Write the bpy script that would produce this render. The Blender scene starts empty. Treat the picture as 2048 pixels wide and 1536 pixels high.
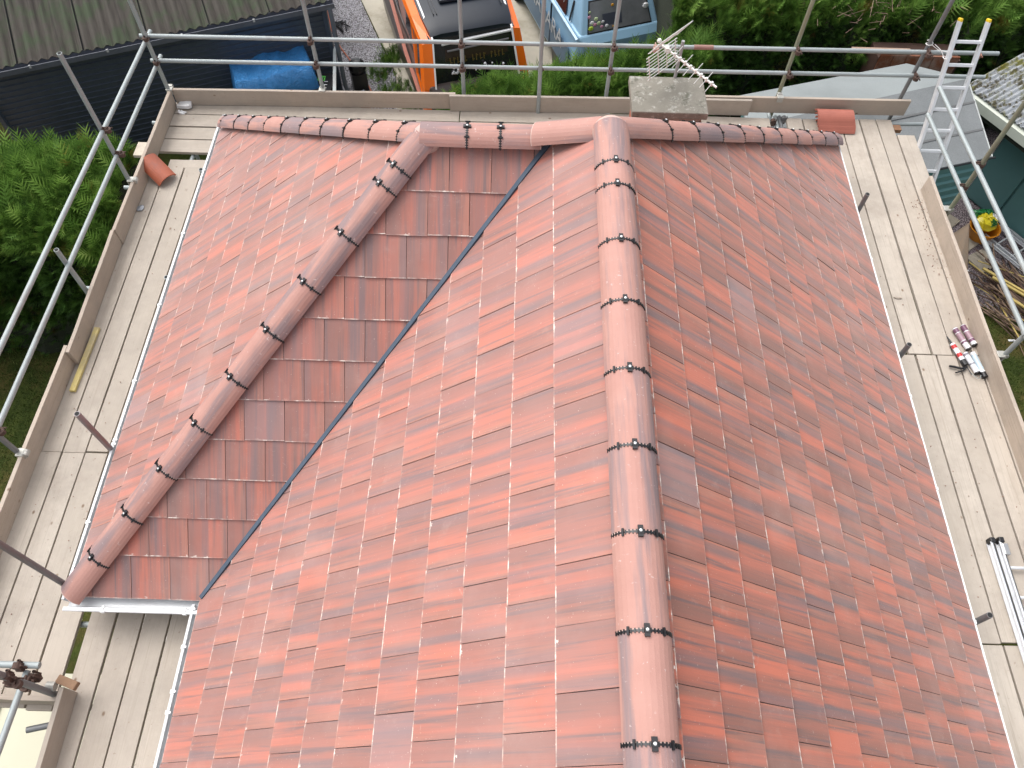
import bpy, math, random
import numpy as np
from mathutils import Vector, Matrix
random.seed(7); RNG = np.random.default_rng(7)
R = math.radians
sc = bpy.context.scene
# ------------------------------------------------------------------ camera, sky, sun, exposure
CAMP = Vector((-0.5971, -6.8876, 5.8887)); YAW, PIT, ROLL, FPX = R(.08), R(58.642), R(1.717), 1537.48
fw = Vector((math.sin(YAW)*math.cos(PIT), math.cos(YAW)*math.cos(PIT), -math.sin(PIT)))
r0 = Vector((math.cos(YAW), -math.sin(YAW), 0)); u0 = r0.cross(fw)
rt = r0*math.cos(ROLL)+u0*math.sin(ROLL); up = -r0*math.sin(ROLL)+u0*math.cos(ROLL)
cam = bpy.data.objects.new('camera', bpy.data.cameras.new('camera')); sc.collection.objects.link(cam)
cam.matrix_world = Matrix(((rt.x, up.x, -fw.x, CAMP.x), (rt.y, up.y, -fw.y, CAMP.y), (rt.z, up.z, -fw.z, CAMP.z), (0, 0, 0, 1)))
cam.data.sensor_width = 36; cam.data.lens = 36*FPX/2048; cam.data.clip_end = 500; cam.data.clip_start = .05
sc.camera = cam
SUN_EL, SUN_AZ = R(60), R(-48)          # azimuth measured from +Y towards +X
w = bpy.data.worlds.new('World'); sc.world = w; w.use_nodes = True
nt = w.node_tree; bgn = nt.nodes['Background']
sky = nt.nodes.new('ShaderNodeTexSky'); sky.sky_type = 'NISHITA'; sky.sun_disc = False
sky.sun_elevation = SUN_EL; sky.sun_rotation = SUN_AZ; sky.dust_density = 4; sky.air_density = 1.0; sky.ozone_density = .5
hs = nt.nodes.new('ShaderNodeHueSaturation'); hs.inputs['Saturation'].default_value = .28
nt.links.new(sky.outputs[0], hs.inputs['Color']); nt.links.new(hs.outputs[0], bgn.inputs[0]); bgn.inputs[1].default_value = .15
sl = bpy.data.lights.new('sun', 'SUN'); sl.energy = .85; sl.angle = R(70); sl.color = (1, .985, .965)
so = bpy.data.objects.new('sun', sl); sc.collection.objects.link(so)
sdir = Vector((math.sin(SUN_AZ)*math.cos(SUN_EL), math.cos(SUN_AZ)*math.cos(SUN_EL), math.sin(SUN_EL)))
so.rotation_euler = sdir.to_track_quat('Z', 'Y').to_euler()
vs = sc.view_settings; sc.display_settings.display_device = 'sRGB'
vs.view_transform = 'Standard'; vs.look = 'None'; vs.gamma = 1; vs.use_curve_mapping = False; vs.exposure = .85
GZ = -3.3

# ------------------------------------------------------------------ helpers
WM = {}
def place(o, M, parent=None):
    sc.collection.objects.link(o) if not o.users_collection else None
    if parent is not None:
        o.parent = parent; o.matrix_basis = WM[parent].inverted() @ M
    else: o.matrix_basis = M
    WM[o] = M
    return o
def thing(name, label, cat, loc=(0, 0, 0), group=None, rz=0):
    o = bpy.data.objects.new(name, None); o.empty_display_size = .1
    place(o, Matrix.Translation(loc) @ Matrix.Rotation(rz, 4, 'Z')); tag(o, label, cat, group); return o
def tag(o, label=None, cat=None, group=None, kind=None):
    if label: o['label'] = label
    if cat: o['category'] = cat
    if group: o['group'] = group
    if kind: o['kind'] = kind
    return o
class MB:
    def __init__(s): s.v = []; s.f = []; s.uv = []
    def face(s, pts, uvs=None):
        i = len(s.v); s.v += [tuple(p) for p in pts]; s.f.append(tuple(range(i, i+len(pts))))
        s.uv += list(uvs) if uvs else [(p[0]+p[2], p[1]) for p in pts]
    def poly(s, verts, faces):
        i = len(s.v); s.v += [tuple(p) for p in verts]
        for f in faces:
            s.f.append(tuple(i+k for k in f)); s.uv += [(verts[k][0]+verts[k][2], verts[k][1]) for k in f]
    def box(s, c, d, M=None):
        a, b, e = d[0]/2, d[1]/2, d[2]/2
        V = [Vector((c[0]+x*a, c[1]+y*b, c[2]+z*e)) for z in (-1, 1) for y in (-1, 1) for x in (-1, 1)]
        if M: V = [M @ v for v in V]
        s.poly(V, [(0, 2, 3, 1), (4, 5, 7, 6), (0, 1, 5, 4), (2, 6, 7, 3), (0, 4, 6, 2), (1, 3, 7, 5)]); return s
    def prism(s, top, dz):
        n = len(top); V = [Vector(p) for p in top]+[Vector(p)+Vector(dz) for p in top]
        s.poly(V, [tuple(range(n)), tuple(reversed(range(n, 2*n)))]+[(i, i+n, (i+1) % n+n, (i+1) % n) for i in range(n)]); return s
    def tube(s, a, b, r, n=12, r2=None, cap=True):
        a, b = Vector(a), Vector(b); d = (b-a); L = d.length; q = d.to_track_quat('Z', 'X').to_matrix(); r2 = r if r2 is None else r2
        i = len(s.v)
        for k in range(n):
            t = 2*math.pi*k/n; e = q @ Vector((math.cos(t), math.sin(t), 0)); s.v.append(tuple(a+e*r)); s.v.append(tuple(b+e*r2))
        for k in range(n):
            k2 = (k+1) % n; s.f.append((i+2*k, i+2*k2, i+2*k2+1, i+2*k+1)); u = k/n*.15; u2 = (k+1)/n*.15
            s.uv += [(u, 0), (u2, 0), (u2, L), (u, L)]
        if cap:
            s.f.append(tuple(i+2*k for k in reversed(range(n)))); s.uv += [(0, 0)]*n
            s.f.append(tuple(i+2*k+1 for k in range(n))); s.uv += [(0, 0)]*n
        return s
    def pipe(s, pts, r, n=8):
        for a, b in zip(pts, pts[1:]): s.tube(a, b, r, n)
        return s
    def sphere(s, c, r, n=10, m=6, sq=(1, 1, 1)):
        V = []; c = Vector(c)
        for j in range(m+1):
            for k in range(n):
                a = math.pi*j/m; t = 2*math.pi*k/n
                V.append(c+Vector((sq[0]*r*math.sin(a)*math.cos(t), sq[1]*r*math.sin(a)*math.sin(t), sq[2]*r*math.cos(a))))
        s.poly(V, [(j*n+k, (j+1)*n+k, (j+1)*n+(k+1) % n, j*n+(k+1) % n) for j in range(m) for k in range(n)]); return s
    def mesh(s, name, mat, smooth=False, attr=None):
        me = bpy.data.meshes.new(name); me.from_pydata(s.v, [], s.f)
        u = me.uv_layers.new(name='UVMap'); u.data.foreach_set('uv', np.array(s.uv, dtype=np.float32).ravel())
        if mat: me.materials.append(mat)
        if smooth: me.polygons.foreach_set('use_smooth', [True]*len(me.polygons))
        me.update(); return me
def obj(name, mb, mat, parent=None, M=None, smooth=False, bevel=0, kind=None, center=True):
    """links a mesh built in world space (or a shared mesh placed by M)"""
    if isinstance(mb, MB):
        if M is None:
            if center:
                a = np.array(mb.v); c = Vector(((a.min(0)+a.max(0))/2).tolist())
                mb.v = [tuple(Vector(p)-c) for p in mb.v]; M = Matrix.Translation(c)
            else: M = Matrix.Identity(4)
        me = mb.mesh(name, mat, smooth)
    else: me = mb
    o = bpy.data.objects.new(name, me); place(o, M if M is not None else Matrix.Identity(4), parent)
    if bevel:
        b = o.modifiers.new('bevel', 'BEVEL'); b.width = bevel; b.segments = 2; b.limit_method = 'ANGLE'; b.angle_limit = R(40)
    if kind: o['kind'] = kind
    if smooth:
        e = o.modifiers.new('split', 'EDGE_SPLIT'); e.split_angle = R(38)
    return o
def frame(o, x, y, z):
    return Matrix(((x[0], y[0], z[0], o[0]), (x[1], y[1], z[1], o[1]), (x[2], y[2], z[2], o[2]), (0, 0, 0, 1)))

# ------------------------------------------------------------------ materials
class NT:
    def __init__(s, name, rough=.6, metal=0, spec=.5):
        s.m = bpy.data.materials.new(name); s.m.use_nodes = True; s.t = s.m.node_tree; s.b = s.t.nodes['Principled BSDF']
        s.b.inputs['Roughness'].default_value = rough; s.b.inputs['Metallic'].default_value = metal; s.b.inputs['Specular IOR Level'].default_value = spec
    def n(s, typ, ins=None, **kw):
        x = s.t.nodes.new('ShaderNode'+typ)
        for k, v in kw.items(): setattr(x, k, v)
        for k, v in (ins or {}).items():
            if hasattr(v, 'node') or isinstance(v, bpy.types.NodeSocket): s.t.links.new(v, x.inputs[k])
            else: x.inputs[k].default_value = v
        return x
    def link(s, a, inp): s.t.links.new(a, s.b.inputs[inp])
    def math(s, op, a, b=0, c=0, clamp=False):
        return s.n('Math', {0: a, 1: b, 2: c}, operation=op, use_clamp=clamp).outputs[0]
    def mix(s, f, a, b, typ='MIX'):
        x = s.t.nodes.new('ShaderNodeMix'); x.data_type = 'RGBA'; x.blend_type = typ
        for k, v in ((0, f), (6, a), (7, b)):
            if isinstance(v, bpy.types.NodeSocket): s.t.links.new(v, x.inputs[k])
            else: x.inputs[k].default_value = v if k == 0 else (tuple(v)+(1,) if len(v) == 3 else v)
        return x.outputs[2]
    def noise(s, vec, scale, detail=4, rough=.6, dist=0):
        return s.n('TexNoise', {'Vector': vec, 'Scale': scale, 'Detail': detail, 'Roughness': rough, 'Distortion': dist}).outputs[0]
    def ramp(s, f, stops, interp='LINEAR'):
        x = s.n('ValToRGB', {0: f}); cr = x.color_ramp; cr.interpolation = interp
        while len(cr.elements) < len(stops): cr.elements.new(.5)
        for e, (p, c) in zip(cr.elements, stops):
            e.position = p; e.color = tuple(c)+(1,) if hasattr(c, '__len__') else (c, c, c, 1)
        return x.outputs[0]
    def bump(s, h, strength=.3, dist=.01):
        x = s.n('Bump', {'Height': h, 'Strength': strength, 'Distance': dist}); s.link(x.outputs[0], 'Normal')
    def rnd(s):
        a = s.n('Attribute', attribute_name='rnd').outputs['Fac']; o = s.n('ObjectInfo').outputs['Random']
        return s.math('FRACT', s.math('ADD', a, o))
    def uvr(s, su, sv, k=37.):
        """UV in metres scaled and shifted by the piece's own random number"""
        uv = s.n('UVMap').outputs[0]; r = s.rnd()
        m = s.n('VectorMath', {0: uv, 1: (su, sv, 0)}, operation='MULTIPLY').outputs[0]
        c = s.n('CombineXYZ', {0: s.math('MULTIPLY', r, k), 1: s.math('MULTIPLY', r, k*1.7), 2: s.math('MULTIPLY', r, k*.6)}).outputs[0]
        return s.n('VectorMath', {0: m, 1: c}, operation='ADD').outputs[0], r, uv

def mat_tile():
    t = NT('concrete_tile_red_blend', .42, spec=.5)
    v, r, uv = t.uvr(21, .8); v2, _, _ = t.uvr(70, 1.8, 91.); v3, _, _ = t.uvr(5, 5, 11.); v4, _, _ = t.uvr(8.5, .35, 53.)
    streak = t.noise(v, 1, 3, .6, .35); fine = t.noise(v2, 1, 3, .7, .2); cloud = t.noise(v3, 1, 4, .6); wide = t.noise(v4, 1, 1.5, .5, .3)
    r2 = t.math('FRACT', t.math('MULTIPLY', r, 17.37)); r3 = t.math('FRACT', t.math('MULTIPLY', r, 5.71))
    base = t.mix(cloud, (.60, .15, .08), (.48, .125, .075))
    base = t.mix(t.math('MULTIPLY', r2, .4), base, (.48, .16, .115))
    ux = t.n('SeparateXYZ', {0: uv}).outputs[0]; uw = t.math('ADD', t.math('DIVIDE', ux, .295), t.math('MULTIPLY', t.math('SUBTRACT', streak, .5), .9))
    tan = t.ramp(t.math('ADD', uw, t.math('MULTIPLY', r3, .12)), [(.80, 0), (.92, .6)]); base = t.mix(tan, base, (.44, .18, .115))
    lft = t.ramp(t.math('SUBTRACT', uw, t.math('MULTIPLY', t.math('SUBTRACT', r3, .5), .3)), [(.04, .85), (.34, 0)]); base = t.mix(lft, base, (.25, .10, .075))
    dk = t.math('ADD', t.math('ADD', t.math('MULTIPLY', wide, .46), t.math('MULTIPLY', streak, .48)), t.math('ADD', t.math('MULTIPLY', fine, .22), t.math('MULTIPLY', r3, .02)))
    d = t.ramp(dk, [(.49, 0), (.60, .48), (.72, .95)])
    col = t.mix(d, base, (.215, .10, .078))
    d2 = t.ramp(t.math('ADD', t.math('MULTIPLY', streak, .7), t.math('MULTIPLY', fine, .42)), [(.595, 0), (.70, .7)])
    col = t.mix(d2, col, (.13, .085, .09))
    uu0 = t.n('SeparateXYZ', {0: uv}).outputs[0]; eb = t.math('ADD', t.math('MULTIPLY', t.math('ABSOLUTE', t.math('SUBTRACT', uu0, t.math('MULTIPLY', r3, .30))), -9.), t.math('ADD', t.math('MULTIPLY', streak, 1.0), .42))
    col = t.mix(t.ramp(eb, [(.46, 0), (.84, .6)]), col, (.17, .115, .12))
    # a few tiles are greyer altogether
    odd = t.ramp(r2, [(.975, 0), (.985, .4)])
    col = t.mix(odd, col, (.30, .22, .23))
    # pale sky sheen painted into the tile colour west of the main ridge
    px = t.n('SeparateXYZ', {0: t.n('NewGeometry').outputs['Position']}).outputs[0]; pale_sheen = t.math('MULTIPLY', t.ramp(t.math('MULTIPLY', px, -1.), [(0, 0), (.12, 1)]), t.math('ADD', t.math('MULTIPLY', cloud, .30), t.math('ADD', t.math('MULTIPLY', r3, .08), .09)))
    col = t.mix(pale_sheen, col, (.37, .25, .235))
    # dusty bloom and pale chipped front edge
    sep = t.n('SeparateXYZ', {0: uv}); vv = sep.outputs[1]; uu = sep.outputs[0]
    geo = t.n('NewGeometry').outputs['Position']
    dust = t.ramp(t.noise(geo, 1.1, 5, .65), [(.50, 0), (.72, .42)])
    dust2 = t.ramp(t.noise(geo, 9, 5, .7), [(.60, 0), (.78, .5)])
    col = t.mix(t.math('ADD', t.math('MULTIPLY', dust, .5), t.math('MULTIPLY', dust2, .4), clamp=True), col, (.56, .40, .35))
    edge = t.math('LESS_THAN', vv, .007); ch = t.ramp(t.noise(v3, 5, 3, .7), [(.47, 0.38), (.58, 1)])
    ch2 = t.ramp(t.noise(v3, 1.7, 2, .6), [(.46, .12), (.60, 1)])
    edge = t.math('MAXIMUM', edge, t.math('MULTIPLY', t.math('LESS_THAN', vv, .02), t.ramp(t.noise(v3, 5, 3, .7), [(.62, 0), (.67, 1)])))
    col = t.mix(t.math('MULTIPLY', t.math('MULTIPLY', edge, ch), t.math('MULTIPLY', ch2, .95)), col, (.80, .70, .62))
    t.b.inputs['Sheen Weight'].default_value = .35; t.b.inputs['Sheen Roughness'].default_value = .45; t.b.inputs['Sheen Tint'].default_value = (1, .93, .9, 1)
    sm = t.ramp(t.noise(t.n('NewGeometry').outputs['Position'], 5.5, 6, .75, 1.2), [(.655, 0), (.74, .5)]); col = t.mix(sm, col, (.62, .50, .46)); sp = t.ramp(t.noise(v3, 22, 2, .5), [(.735, 0), (.755, .8)])
    col = t.mix(sp, col, (.70, .58, .52))
    t.link(col, 'Base Color')
    t.link(t.math('ADD', t.math('MULTIPLY', cloud, .22), .38), 'Roughness')
    t.bump(t.math('ADD', t.noise(uv, 160, 3, .7), t.math('MULTIPLY', fine, .6)), .25, .003)
    return t.m
def mat_ridge():
    t = NT('ridge_tile_clay', .5, spec=.4)
    v, r, uv = t.uvr(9, .9); v2, _, _ = t.uvr(60, 2.5, 91.); v3, _, _ = t.uvr(6, 6, 11.)
    streak = t.noise(v, 1, 2.5, .6, .5); fine = t.noise(v2, 1, 3, .7); cloud = t.noise(v3, 1, 4, .6)
    r2 = t.math('FRACT', t.math('MULTIPLY', r, 13.7))
    base = t.mix(cloud, (.48, .265, .22), (.40, .205, .17))
    a = t.math('ADD', t.math('MULTIPLY', streak, .72), t.math('ADD', t.math('MULTIPLY', fine, .25), t.math('MULTIPLY', r2, .20)))
    d = t.ramp(a, [(.53, 0), (.64, .7), (.8, .95)])
    col = t.mix(t.math('MULTIPLY', d, .9), base, (.18, .16, .175))
    sp = t.ramp(t.noise(v3, 7, 3, .6), [(.66, 0), (.71, .6)])
    col = t.mix(sp, col, (.58, .47, .43)); col = t.mix(t.math('MULTIPLY', t.math('LESS_THAN', t.n('SeparateXYZ', {0: uv}).outputs[1], .006), .6), col, (.62, .48, .42)); t.link(col, 'Base Color')
    t.link(t.math('ADD', t.math('MULTIPLY', cloud, .2), .60), 'Roughness')
    t.bump(t.math('ADD', t.noise(uv, 140, 3, .7), t.noise(uv, 25, 3, .6)), .35, .004); return t.m
def mat_wood(name, a=(.60, .535, .46), b=(.42, .365, .305), dirt=.6):
    t = NT(name, .75, spec=.25)
    v, r, uv = t.uvr(38, .7); v2, _, _ = t.uvr(120, 2, 61.); v3, _, _ = t.uvr(4, 1.3, 23.); v4, _, _ = t.uvr(9, 6, 29.)
    g = t.noise(v, 1, 4, .65, .6); f = t.noise(v2, 1, 3, .7); blot = t.noise(v3, 1, 5, .65)
    col = t.mix(g, b, a); col = t.mix(t.ramp(t.math('ADD', t.math('MULTIPLY', g, .6), t.math('MULTIPLY', f, .4)), [(.52, 0), (.66, .6)]), col, (b[0]*.62, b[1]*.60, b[2]*.56))
    col = t.mix(t.ramp(blot, [(.5, 0), (.8, dirt)]), col, (.29, .235, .185))
    col = t.mix(t.math('MULTIPLY', r, .75), col, (b[0]*.95, b[1]*.95, b[2]*.95))
    stn = t.ramp(t.noise(t.n('NewGeometry').outputs['Position'], 1.9, 7, .75), [(.44, 0), (.66, .7)]); col = t.mix(stn, col, (.34, .295, .25))
    spk = t.ramp(t.noise(t.n('NewGeometry').outputs['Position'], 34, 3, .6), [(.68, 0), (.74, .6)]); col = t.mix(spk, col, (.25, .19, .15))
    knot = t.n('TexVoronoi', {'Vector': v4, 'Scale': .62}).outputs['Distance']
    col = t.mix(t.ramp(knot, [(.035, .85), (.085, 0)]), col, (.17, .105, .065))
    geo = t.n('NewGeometry').outputs['Position']
    col = t.mix(t.ramp(t.noise(geo, 2.3, 6, .7), [(.56, 0), (.76, .5)]), col, (.33, .27, .22))
    t.link(col, 'Base Color'); t.bump(t.math('ADD', g, f), .25, .004); return t.m
def mat_galv(name='galvanised_steel', base=(.34, .375, .375), rust=.0, metal=.35, rough=.58):
    t = NT(name, rough, metal)
    v, r, uv = t.uvr(14, 4); co = t.n('TexCoord').outputs['Object']
    n = t.noise(v, 1, 4, .65); n2 = t.noise(co, 1.4, 4, .7)
    col = t.mix(n, tuple(x*.72 for x in base), tuple(min(1, x*1.25) for x in base))
    col = t.mix(t.ramp(n2, [(.55-.2*rust, 0), (.72-.1*rust, .35+.6*rust)]), col, (.20, .115, .085))
    t.link(col, 'Base Color'); t.link(t.math('ADD', t.math('MULTIPLY', n, .3), rough-.12), 'Roughness'); return t.m
def mat_plain(name, col, rough=.5, metal=0, var=.15, scale=6, spec=.5, bump=0, dirt=None):
    t = NT(name, rough, metal, spec); co = t.n('TexCoord').outputs['Object']
    n = t.noise(co, scale, 5, .65)
    c = t.mix(n, tuple(x*(1-var) for x in col), tuple(min(1, x*(1+var)) for x in col))
    if dirt: c = t.mix(t.ramp(t.noise(co, scale*.6, 6, .7), [(.5, 0), (.72, dirt[1])]), c, dirt[0])
    t.link(c, 'Base Color')
    if bump: t.bump(t.noise(co, scale*9, 4, .7), bump, .01)
    return t.m
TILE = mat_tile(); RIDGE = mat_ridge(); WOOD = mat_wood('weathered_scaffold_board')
WOODD = mat_wood('dusty_toe_board', (.55, .47, .39), (.42, .345, .28), .6)
WOODG = mat_wood('greyed_scaffold_board', (.52, .455, .385), (.40, .345, .29), .6)
GALV = mat_galv(); GALVD = mat_galv('weathered_dark_steel', (.20, .205, .21), .3, .4, .55); RUST = mat_plain('rusty_iron', (.105, .065, .052), .8, .3, .4, 30, bump=.4)
CLIP = mat_plain('pale_zinc_clip', (.45, .44, .40), .5, .4, .25, 25)
BLACK = mat_plain('black_plastic', (.012, .012, .014), .38, 0, .2, 40); STEEL = mat_plain('bright_screw_steel', (.85, .85, .85), .3, .3)
WHITE = mat_plain('white_upvc', (.74, .76, .77), .32, 0, .06, 5, dirt=((.42, .40, .36), .28))
SEAL = mat_plain('white_sealant', (.82, .83, .82), .5, 0, .03)
SLATE = mat_plain('slate_grey_valley', (.08, .105, .14), .75, 0, .25, 8, spec=.2)
FELT = mat_plain('black_roof_underlay', (.02, .02, .02), .9)

# ------------------------------------------------------------------ roof geometry
WMn, WR, WW, LW = 2.8789, 2.93, 2.6334, 3.8776
TM, TW = math.tan(R(40.80)), math.tan(R(39.69)); ZR, ZW = WMn*TM, WW*TW
GG, ER, TWD, RL = .3041, .3133, .295, .4387
NEAR = -8.7; YA = -WMn; VX = -WMn+ZW/TM; YB = -WW
house = thing('house', 'bungalow with a newly laid red tiled hipped roof inside the scaffold', 'house', (0, -4, GZ))
def clip_poly(P, C):
    out = P
    n = len(C)
    area = sum(C[i][0]*C[(i+1) % n][1]-C[(i+1) % n][0]*C[i][1] for i in range(n)); sgn = 1 if area > 0 else -1
    for i in range(n):
        a, b = C[i], C[(i+1) % n]; inp = out; out = []
        if not inp: break
        side = lambda p: sgn*((b[0]-a[0])*(p[1]-a[1])-(b[1]-a[1])*(p[0]-a[0]))
        for k in range(len(inp)):
            p, q = inp[k], inp[(k+1) % len(inp)]; sp_, sq_ = side(p), side(q)
            if sp_ >= 0: out.append(p)
            if (sp_ >= 0) != (sq_ >= 0):
                t = sp_/(sp_-sq_); out.append((p[0]+t*(q[0]-p[0]), p[1]+t*(q[1]-p[1])))
    return out
TH, TLEN = .015, GG+.075
def hgt(v): return 2*TH-(TH)*(v/TLEN)+.001
def tile_mb(poly):
    """poly: (u, v) outline in the tile's own metres"""
    m = MB(); n = len(poly)
    T = [(u, v, hgt(v)) for u, v in poly]; B = [(u, v, hgt(v)-TH) for u, v in poly]
    V = T+B; i = len(m.v); m.v += V
    def fc(idx): m.f.append(tuple(idx)); m.uv += [(V[k][0], V[k][1]) for k in idx]
    fc(range(n))
    for k in range(n):
        k2 = (k+1) % n; fc((k, k+n, k2+n, k2))
    return m
W_, GAP = TWD, .0020
FULL = [(GAP, 0), (W_-GAP, 0), (W_-GAP, TLEN), (GAP, TLEN)]
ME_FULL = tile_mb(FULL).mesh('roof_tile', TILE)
cands = []
def project(P):
    d = P-CAMP; z = d.dot(fw)
    if z < .1: return None
    return 1024+FPX*d.dot(rt)/z, 768-FPX*d.dot(up)/z, z
def slope(name, O, Tv, Sv, theta, plan, phase, visible=True, seed=0, cut=None):
    """O eave origin, Tv unit along the eave, Sv unit plan direction up the slope; plan: outline in plan (x, y)"""
    O, Tv, Sv = Vector(O), Vector(Tv), Vector(Sv); c, s_ = math.cos(theta), math.sin(theta)
    S3 = Sv*c+Vector((0, 0, s_)); N3 = Tv.cross(S3)
    if N3.z < 0: N3 = -N3
    poly = [((Vector((x, y, 0))-O).dot(Tv), (Vector((x, y, 0))-O).dot(Sv)/c) for x, y in plan]
    poly2 = [(t, s-.03 if s < .01 else s) for t, s in poly]
    if cut: poly2 = cut(poly2)
    und = MB(); und.face([O+Tv*t+S3*s-N3*.004 for t, s in poly], [(t, s) for t, s in poly]); obj('roof_underlay', und, FELT, house)
    tmin, tmax = min(p[0] for p in poly2), max(p[0] for p in poly2); smax = max(p[1] for p in poly2)
    rr = random.Random(seed+11)
    for j in range(0, 20):
        s0 = -.03 if j == 0 else ER+(j-1)*GG
        if s0 > smax-.16: break
        sh = phase+(j % 2)*W_/2; i0 = math.floor((tmin-sh)/W_)-1
        for i in range(i0, i0+int((tmax-tmin)/W_)+4):
            t0 = sh+i*W_
            sq = [(t0+u, s0+v) for u, v in FULL]; cp = clip_poly(sq, poly2)
            if len(cp) < 3: continue
            a = abs(sum(cp[k][0]*cp[(k+1) % len(cp)][1]-cp[(k+1) % len(cp)][0]*cp[k][1] for k in range(len(cp))))/2
            if a < .0006: continue
            o = O+Tv*t0+S3*s0
            jit = Matrix.Rotation(R(rr.uniform(-.22, .22)), 4, 'Z') @ Matrix.Rotation(R(rr.uniform(-.45, .45)), 4, 'Y')
            right = Tv; M = frame(o+N3*rr.uniform(0, .0025)+S3*rr.uniform(-.0025, .0025), right, S3, N3 if right.cross(S3).dot(N3) > 0 else N3) @ jit
            full = a > (W_-2*GAP)*TLEN*.9995
            cen = Vector((0, 0, 0)); vis = cp[:]; cu = sum(p[0] for p in vis)/len(vis); cv = sum(min(p[1], s0+GG) for p in vis)/len(vis)
            cen = O+Tv*cu+S3*cv; pr = project(cen); size = 0
            if pr and visible and -20 < pr[0] < 2068 and -20 < pr[1] < 1556:
                size = a*abs((CAMP-cen).normalized().dot(N3))/pr[2]**2
            cands.append((size, M, None if full else [(p[0]-t0, p[1]-s0) for p in cp]))
# valley cut lines keep the tile edges back from the trough
vd = Vector((VX+WMn, YB+2*WW, ZW)).normalized()
DV = .035
ml = [(-WMn, -2*WW-.0), (VX, YB-DV*1.2), (VX, YA-VX), (0, YA), (0, NEAR), (-WMn, NEAR)]
ml = [(-WMn, -2*WW-DV*1.6), (VX+DV*.9, YB-DV*.2), (0, YA), (0, NEAR), (-WMn, NEAR)]
slope('main_left', (-WMn, 0, 0), (0, -1, 0), (1, 0, 0), R(40.80), ml, 6.423 % W_ - W_/2*0, seed=1)
slope('main_right', (WR, 0, 0), (0, 1, 0), (-1, 0, 0), math.atan(ZR/WR), [(WR, 0), (0, YA), (0, NEAR), (WR, NEAR)], .10, seed=2)
slope('wing_front', (0, -2*WW, 0), (1, 0, 0), (0, 1, 0), R(39.69), [(-LW, -2*WW), (-LW+WW, YB), (VX-.02, YB), (-WMn-DV*.8, -2*WW)], -3.14, seed=3)
slope('wing_left', (-LW, 0, 0), (0, -1, 0), (1, 0, 0), R(39.69), [(-LW, 0), (-LW+WW, YB), (-LW, -2*WW)], .05, seed=4)
slope('main_back', (0, 0, 0), (-1, 0, 0), (0, -1, 0), R(40.80), [(WR, 0), (0, YA), (-WMn, 0)], .05, False, 5)
slope('wing_back', (0, 0, -.002), (-1, 0, 0), (0, -1, 0), R(39.69), [(-LW, 0), (-LW+WW, YB), (VX, YB), (-WMn+.05, 0)], .05, False, 6)
cands.sort(key=lambda c: -c[0])
SV = []; SF = []; SUV = []; SR = []
for k, (size, M, poly) in enumerate(cands):
    if k < 300:
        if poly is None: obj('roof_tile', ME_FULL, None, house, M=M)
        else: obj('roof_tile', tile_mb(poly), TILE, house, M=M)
    else:
        m = tile_mb(poly or FULL); b = len(SV); SV += [tuple(M @ Vector(p)) for p in m.v]; SF += [tuple(b+q for q in f) for f in m.f]
        SUV += m.uv; SR += [random.random()]*len(m.v)
mb = MB(); mb.v, mb.f, mb.uv = SV, SF, SUV
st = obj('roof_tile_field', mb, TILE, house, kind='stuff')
at = st.data.attributes.new('rnd', 'FLOAT', 'POINT'); at.data.foreach_set('value', np.array(SR, dtype=np.float32))

# ridge and hip tiles with black dry-ridge unions
HW, SAG = .117, .077; RAD = (HW*HW+SAG*SAG)/(2*SAG); AMAX = math.asin(HW/RAD)
def arc(r, n=12, amax=AMAX): return [(r*math.sin(a), r*math.cos(a)-RAD+SAG) for a in [amax*(2*k/n-1) for k in range(n+1)]]
def ridge_mesh(L, name='ridge_tile', flare=.004):
    m = MB(); o, i_ = arc(RAD), arc(RAD-.016); n = len(o)
    for k in range(n-1):
        u0_, u1_ = k*HW*2.2/n, (k+1)*HW*2.2/n
        def q(a, b, y0, y1): return [(a[0], y0, a[1]), (b[0], y0, b[1]), (b[0], y1, b[1]), (a[0], y1, a[1])]
        m.face(q(o[k], o[k+1], 0, L), [(u0_, 0), (u1_, 0), (u1_, L), (u0_, L)])
        m.face(list(reversed(q(i_[k], i_[k+1], 0, L))), [(0, 0)]*4)
        for y in (0, L): m.face([(o[k][0], y, o[k][1]), (i_[k][0], y, i_[k][1]), (i_[k+1][0], y, i_[k+1][1]), (o[k+1][0], y, o[k+1][1])], [(u0_, y)]*4)
    for k in (0, n-1): m.face([(o[k][0], 0, o[k][1]), (o[k][0], L, o[k][1]), (i_[k][0], L, i_[k][1]), (i_[k][0], 0, i_[k][1])], [(0, 0), (0, L), (0, L), (0, 0)])
    return m
RIDGE_ME = ridge_mesh(RL-.007).mesh('ridge_tile', RIDGE)
for p in RIDGE_ME.polygons: p.use_smooth = True
def arcbox(m, a, w, l, h, r=RAD):
    c = (r*math.sin(a), 0, r*math.cos(a)-RAD+SAG); M = Matrix.Translation(c) @ Matrix.Rotation(a, 4, 'Y'); m.box((0, 0, h/2), (w, l, h), M)
mb = MB(); band = arc(RAD+.002, 14, AMAX*1.04)
for a, b in zip(band, band[1:]):
    m_ = [(a[0], -.0045, a[1]), (b[0], -.0045, b[1]), (b[0], .0045, b[1]), (a[0], .0045, a[1])]; mb.prism(m_, (0, 0, -.012))
for k in range(19): arcbox(mb, AMAX*1.02*(2*k/18-1), .0068, .020, .0045)
UNION = mb.mesh('ridge_union', BLACK)
mb = MB(); arcbox(mb, 0, .024, .054, .012); arcbox(mb, 0, .017, .026, .015); CLAMP = mb.mesh('clamp', BLACK)
mb = MB(); mb.sphere((0, 0, SAG+.016), .0078, 8, 4, (1, 1, .6)); SCREW = mb.mesh('screw', STEEL)
mb = MB(); arcbox(mb, .62, .010, .036, .010); SIDE1 = mb.mesh('side_clip', BLACK)
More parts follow.
